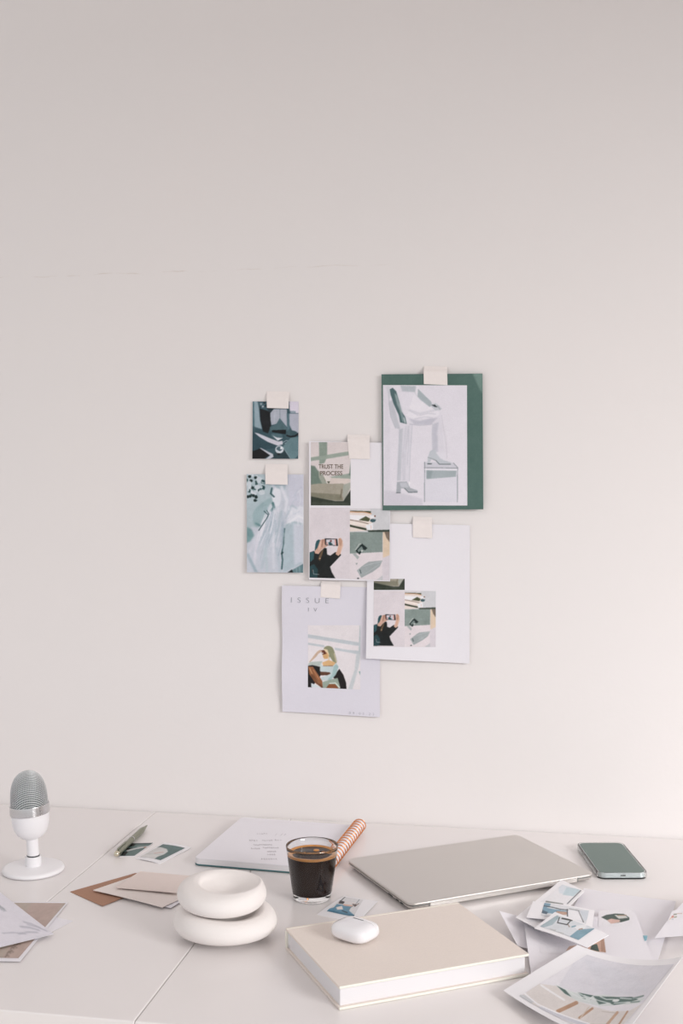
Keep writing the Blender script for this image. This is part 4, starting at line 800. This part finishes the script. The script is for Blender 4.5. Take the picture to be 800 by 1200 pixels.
W5 = Sheet('paper_sheet', [(812, 1046), (900, 1050), (880, 1090), (767, 1099)], [zz + .022, zz + .022, zz + .022, zz + .0135], 'desk', 'paper', lambda u, v: .004 * np.sin(math.pi * v) + 0 * u, n=14, label='raised sheet with small coloured print cut off by the right edge of the picture', cat='paper', group=GR)
w5 = Art([(787, 1070), (803, 1066), (803, 1078), (783, 1083)], (230, 227, 232), 2.4).crop(740, 1040, 13.33)
w5.ell((665, 485), 26, 18, (206, 140, 130)); w5.line([(680, 452), (730, 450)], 20, (150, 150, 138)); w5.line([(700, 492), (740, 486)], 18, (160, 158, 136)); w5.line([(620, 520), (640, 500)], 16, (230, 190, 160)); w5.line([(740, 440), (840, 436)], 10, (196, 170, 160)); w5.line([(650, 520), (690, 520)], 10, (170, 180, 192))
W5.patch('print_image', w5, .0003)
ST = Sheet('instant_photo', [(657.6, 1030.8), (685, 1044), (637, 1092), (604, 1075)], [zz + .010, zz + .010, zz + .022, zz + .022], 'desk', 'photo', th=.0006, label='instant photo with a pale blue sky, back of the instant photos on the pile', cat='photo', group=INST)
st = Art([(659, 1036.5), (681.5, 1043.6), (661.5, 1063), (634, 1056)], (226, 224, 230), 2.6).crop(560, 1020, 5)
st.sat = .6; st.poly([(470, 60), (620, 100), (560, 150), (480, 130)], (206, 216, 228), soft=3); st.poly([(520, 100), (605, 112), (560, 150), (500, 140)], (178, 206, 218), soft=5); st.line([(602, 118), (530, 190)], 8, (130, 136, 142)); st.poly([(405, 173), (505, 190), (500, 207), (400, 190)], (128, 134, 130), soft=1)
ST.patch('print_image', st, .0003)
S5 = Sheet('instant_photo', [(624.4, 1056), (696.4, 1067), (693.6, 1087), (616.6, 1074.6)], [zz + .027, zz + .022, zz + .0195, zz + .0255], 'desk', 'photo', lambda u, v: .0015 * np.sin(math.pi * u), th=.0007, label='instant photo showing a blue jacket, middle of the instant photos on the pile', cat='photo', group=INST)
s5 = Art([(637.5, 1058.8), (690, 1067.6), (686, 1083.5), (633.4, 1073.6)], (212, 213, 219), 2.6).crop(560, 1020, 5)
s5.sat = .65; s5.poly([(380, 195), (425, 200), (420, 215), (400, 225), (480, 240), (520, 245), (520, 262), (470, 265), (370, 250)], (108, 158, 186)); s5.poly([(375, 235), (410, 250), (400, 262), (366, 252)], (70, 100, 124)); s5.poly([(455, 245), (520, 250), (520, 265), (470, 270)], (196, 146, 120)); s5.line([(380, 212), (430, 222), (480, 235), (525, 240)], 5, (70, 84, 94)); s5.line([(520, 235), (522, 280)], 6, (80, 80, 84)); s5.line([(585, 245), (615, 305)], 6, (96, 96, 102)); s5.poly([(525, 240), (585, 245), (610, 300), (525, 285)], (226, 224, 229)); s5.poly([(590, 240), (645, 240), (640, 290), (620, 300)], (190, 200, 212), .8, soft=3); s5.line([(530, 232), (590, 242)], 5, (150, 150, 156))
S5.patch('print_image', s5, .00035)
S4 = Sheet('instant_photo', [(650, 1068.6), (713, 1095.6), (687.6, 1110.4), (626, 1087.6)], [zz + .031, zz + .025, zz + .022, zz + .0275], 'desk', 'photo', lambda u, v: .0012 * np.sin(math.pi * u), th=.0007, label='instant photo of a pale room with a blue corner, topmost of the instant photos', cat='photo', group=INST)
s4 = Art([(653.4, 1073.6), (698.6, 1090), (679, 1103.4), (632.8, 1086.4)], (208, 213, 220), 2.6).crop(560, 1020, 5)
s4.sat = .65; s4.poly([(365, 335), (400, 300), (470, 270), (480, 285), (440, 330), (370, 345)], (158, 182, 192), soft=3); s4.line([(482, 285), (472, 318), (530, 332), (555, 305)], 6, (60, 66, 70)); s4.line([(500, 292), (560, 306)], 10, (72, 74, 72)); s4.poly([(430, 350), (470, 360), (460, 370), (420, 360)], (192, 194, 196)); s4.poly([(480, 370), (515, 380), (505, 392), (470, 382)], (192, 194, 196))
s4.poly([(545, 400), (590, 365), (620, 358), (690, 350), (700, 345), (598, 420)], (112, 160, 182)); s4.poly([(570, 340), (650, 330), (640, 350), (610, 362), (590, 360)], (226, 226, 230)); s4.line([(600, 360), (620, 355)], 6, (170, 130, 100)); s4.line([(560, 345), (580, 340)], 8, (120, 164, 184)); s4.line([(535, 330), (545, 345)], 5, (150, 120, 100))
S4.patch('print_image', s4, .00035)
# the large curled print in front
FP = Sheet('large_print', [(676.5, 1107.2), (799.5, 1121), (722, 1226), (589.6, 1160.6)], [DZ + .024, DZ + .038, DZ + .032, DZ + .009], 'desk', 'photo', lambda u, v: -.010 * 4 * u * (1 - u) * (1 - .35 * v), n=24, th=.0004, label='large curled print of a seat with wooden legs, frontmost sheet at the right', cat='print', group=GR)
fp = Art([(684, 1112.4), (789.5, 1126.4), (716, 1212), (604.4, 1161.4)], (224, 221, 227), 1.9).crop(590, 1100, 3.81)
fp.poly([(340, 40), (780, 90), (640, 250), (230, 165)], (214, 212, 220), soft=6); fp.poly([(340, 60), (420, 70), (560, 110), (640, 190), (420, 190)], (208, 208, 217), .6, soft=16)
fp.poly([(60, 235), (160, 170), (235, 165), (300, 215), (450, 262), (560, 275), (630, 250), (480, 400), (330, 345), (120, 268)], (216, 209, 206), soft=2)
fp.poly([(222, 162), (250, 170), (330, 190), (420, 185), (560, 210), (640, 225), (600, 245), (490, 236), (400, 236), (300, 215), (250, 192)], (206, 212, 212), soft=2)
for q in ([(225, 165), (255, 175), (275, 200), (250, 190)], [(300, 178), (370, 188), (350, 200), (320, 195)], [(370, 190), (450, 195), (560, 206), (600, 225), (520, 232), (470, 235), (440, 222), (395, 228), (380, 206)], [(315, 200), (360, 205), (345, 213)]): fp.poly(q, (70, 102, 96))
for q in ([(300, 178), (345, 200), (380, 204)], [(330, 190), (400, 212), (450, 226)], [(400, 192), (430, 206), (470, 208)], [(470, 226), (540, 228), (600, 238)], [(255, 172), (300, 196), (350, 214)], [(500, 205), (560, 216)]): fp.line(q, 5, (214, 220, 220), .85)
fp.ell((478, 214), 18, 7, (218, 223, 223)); fp.ell((345, 206), 12, 6, (206, 214, 214))
fp.line([(570, 215), (625, 212)], 9, (120, 142, 138)); fp.line([(560, 232), (610, 236)], 7, (120, 142, 138))
for (p0, p1, wd) in (((292, 222), (200, 268), 15), ((362, 246), (294, 292), 11), ((490, 275), (405, 368), 15), ((548, 278), (490, 368), 11)): fp.line([p0, p1], wd, (182, 140, 110))
fp.poly([(350, 322), (420, 330), (500, 345), (470, 380), (330, 350)], (198, 190, 180), soft=3); fp.line([(490, 275), (405, 368)], 13, (196, 158, 130)); fp.line([(410, 262), (480, 275)], 4, (186, 178, 170), .8); fp.line([(300, 292), (345, 240)], 5, (206, 190, 176))
fp.poly([(52, 232), (80, 225), (110, 245), (82, 256)], (194, 196, 200)); fp.poly([(110, 262), (135, 258), (345, 320), (330, 340), (230, 308)], (200, 201, 211), soft=2); fp.line([(165, 175), (240, 215)], 9, (232, 230, 232)); fp.line([(85, 220), (120, 250), (340, 322)], 7, (236, 234, 238))
FP.patch('print_image', fp, .0003)
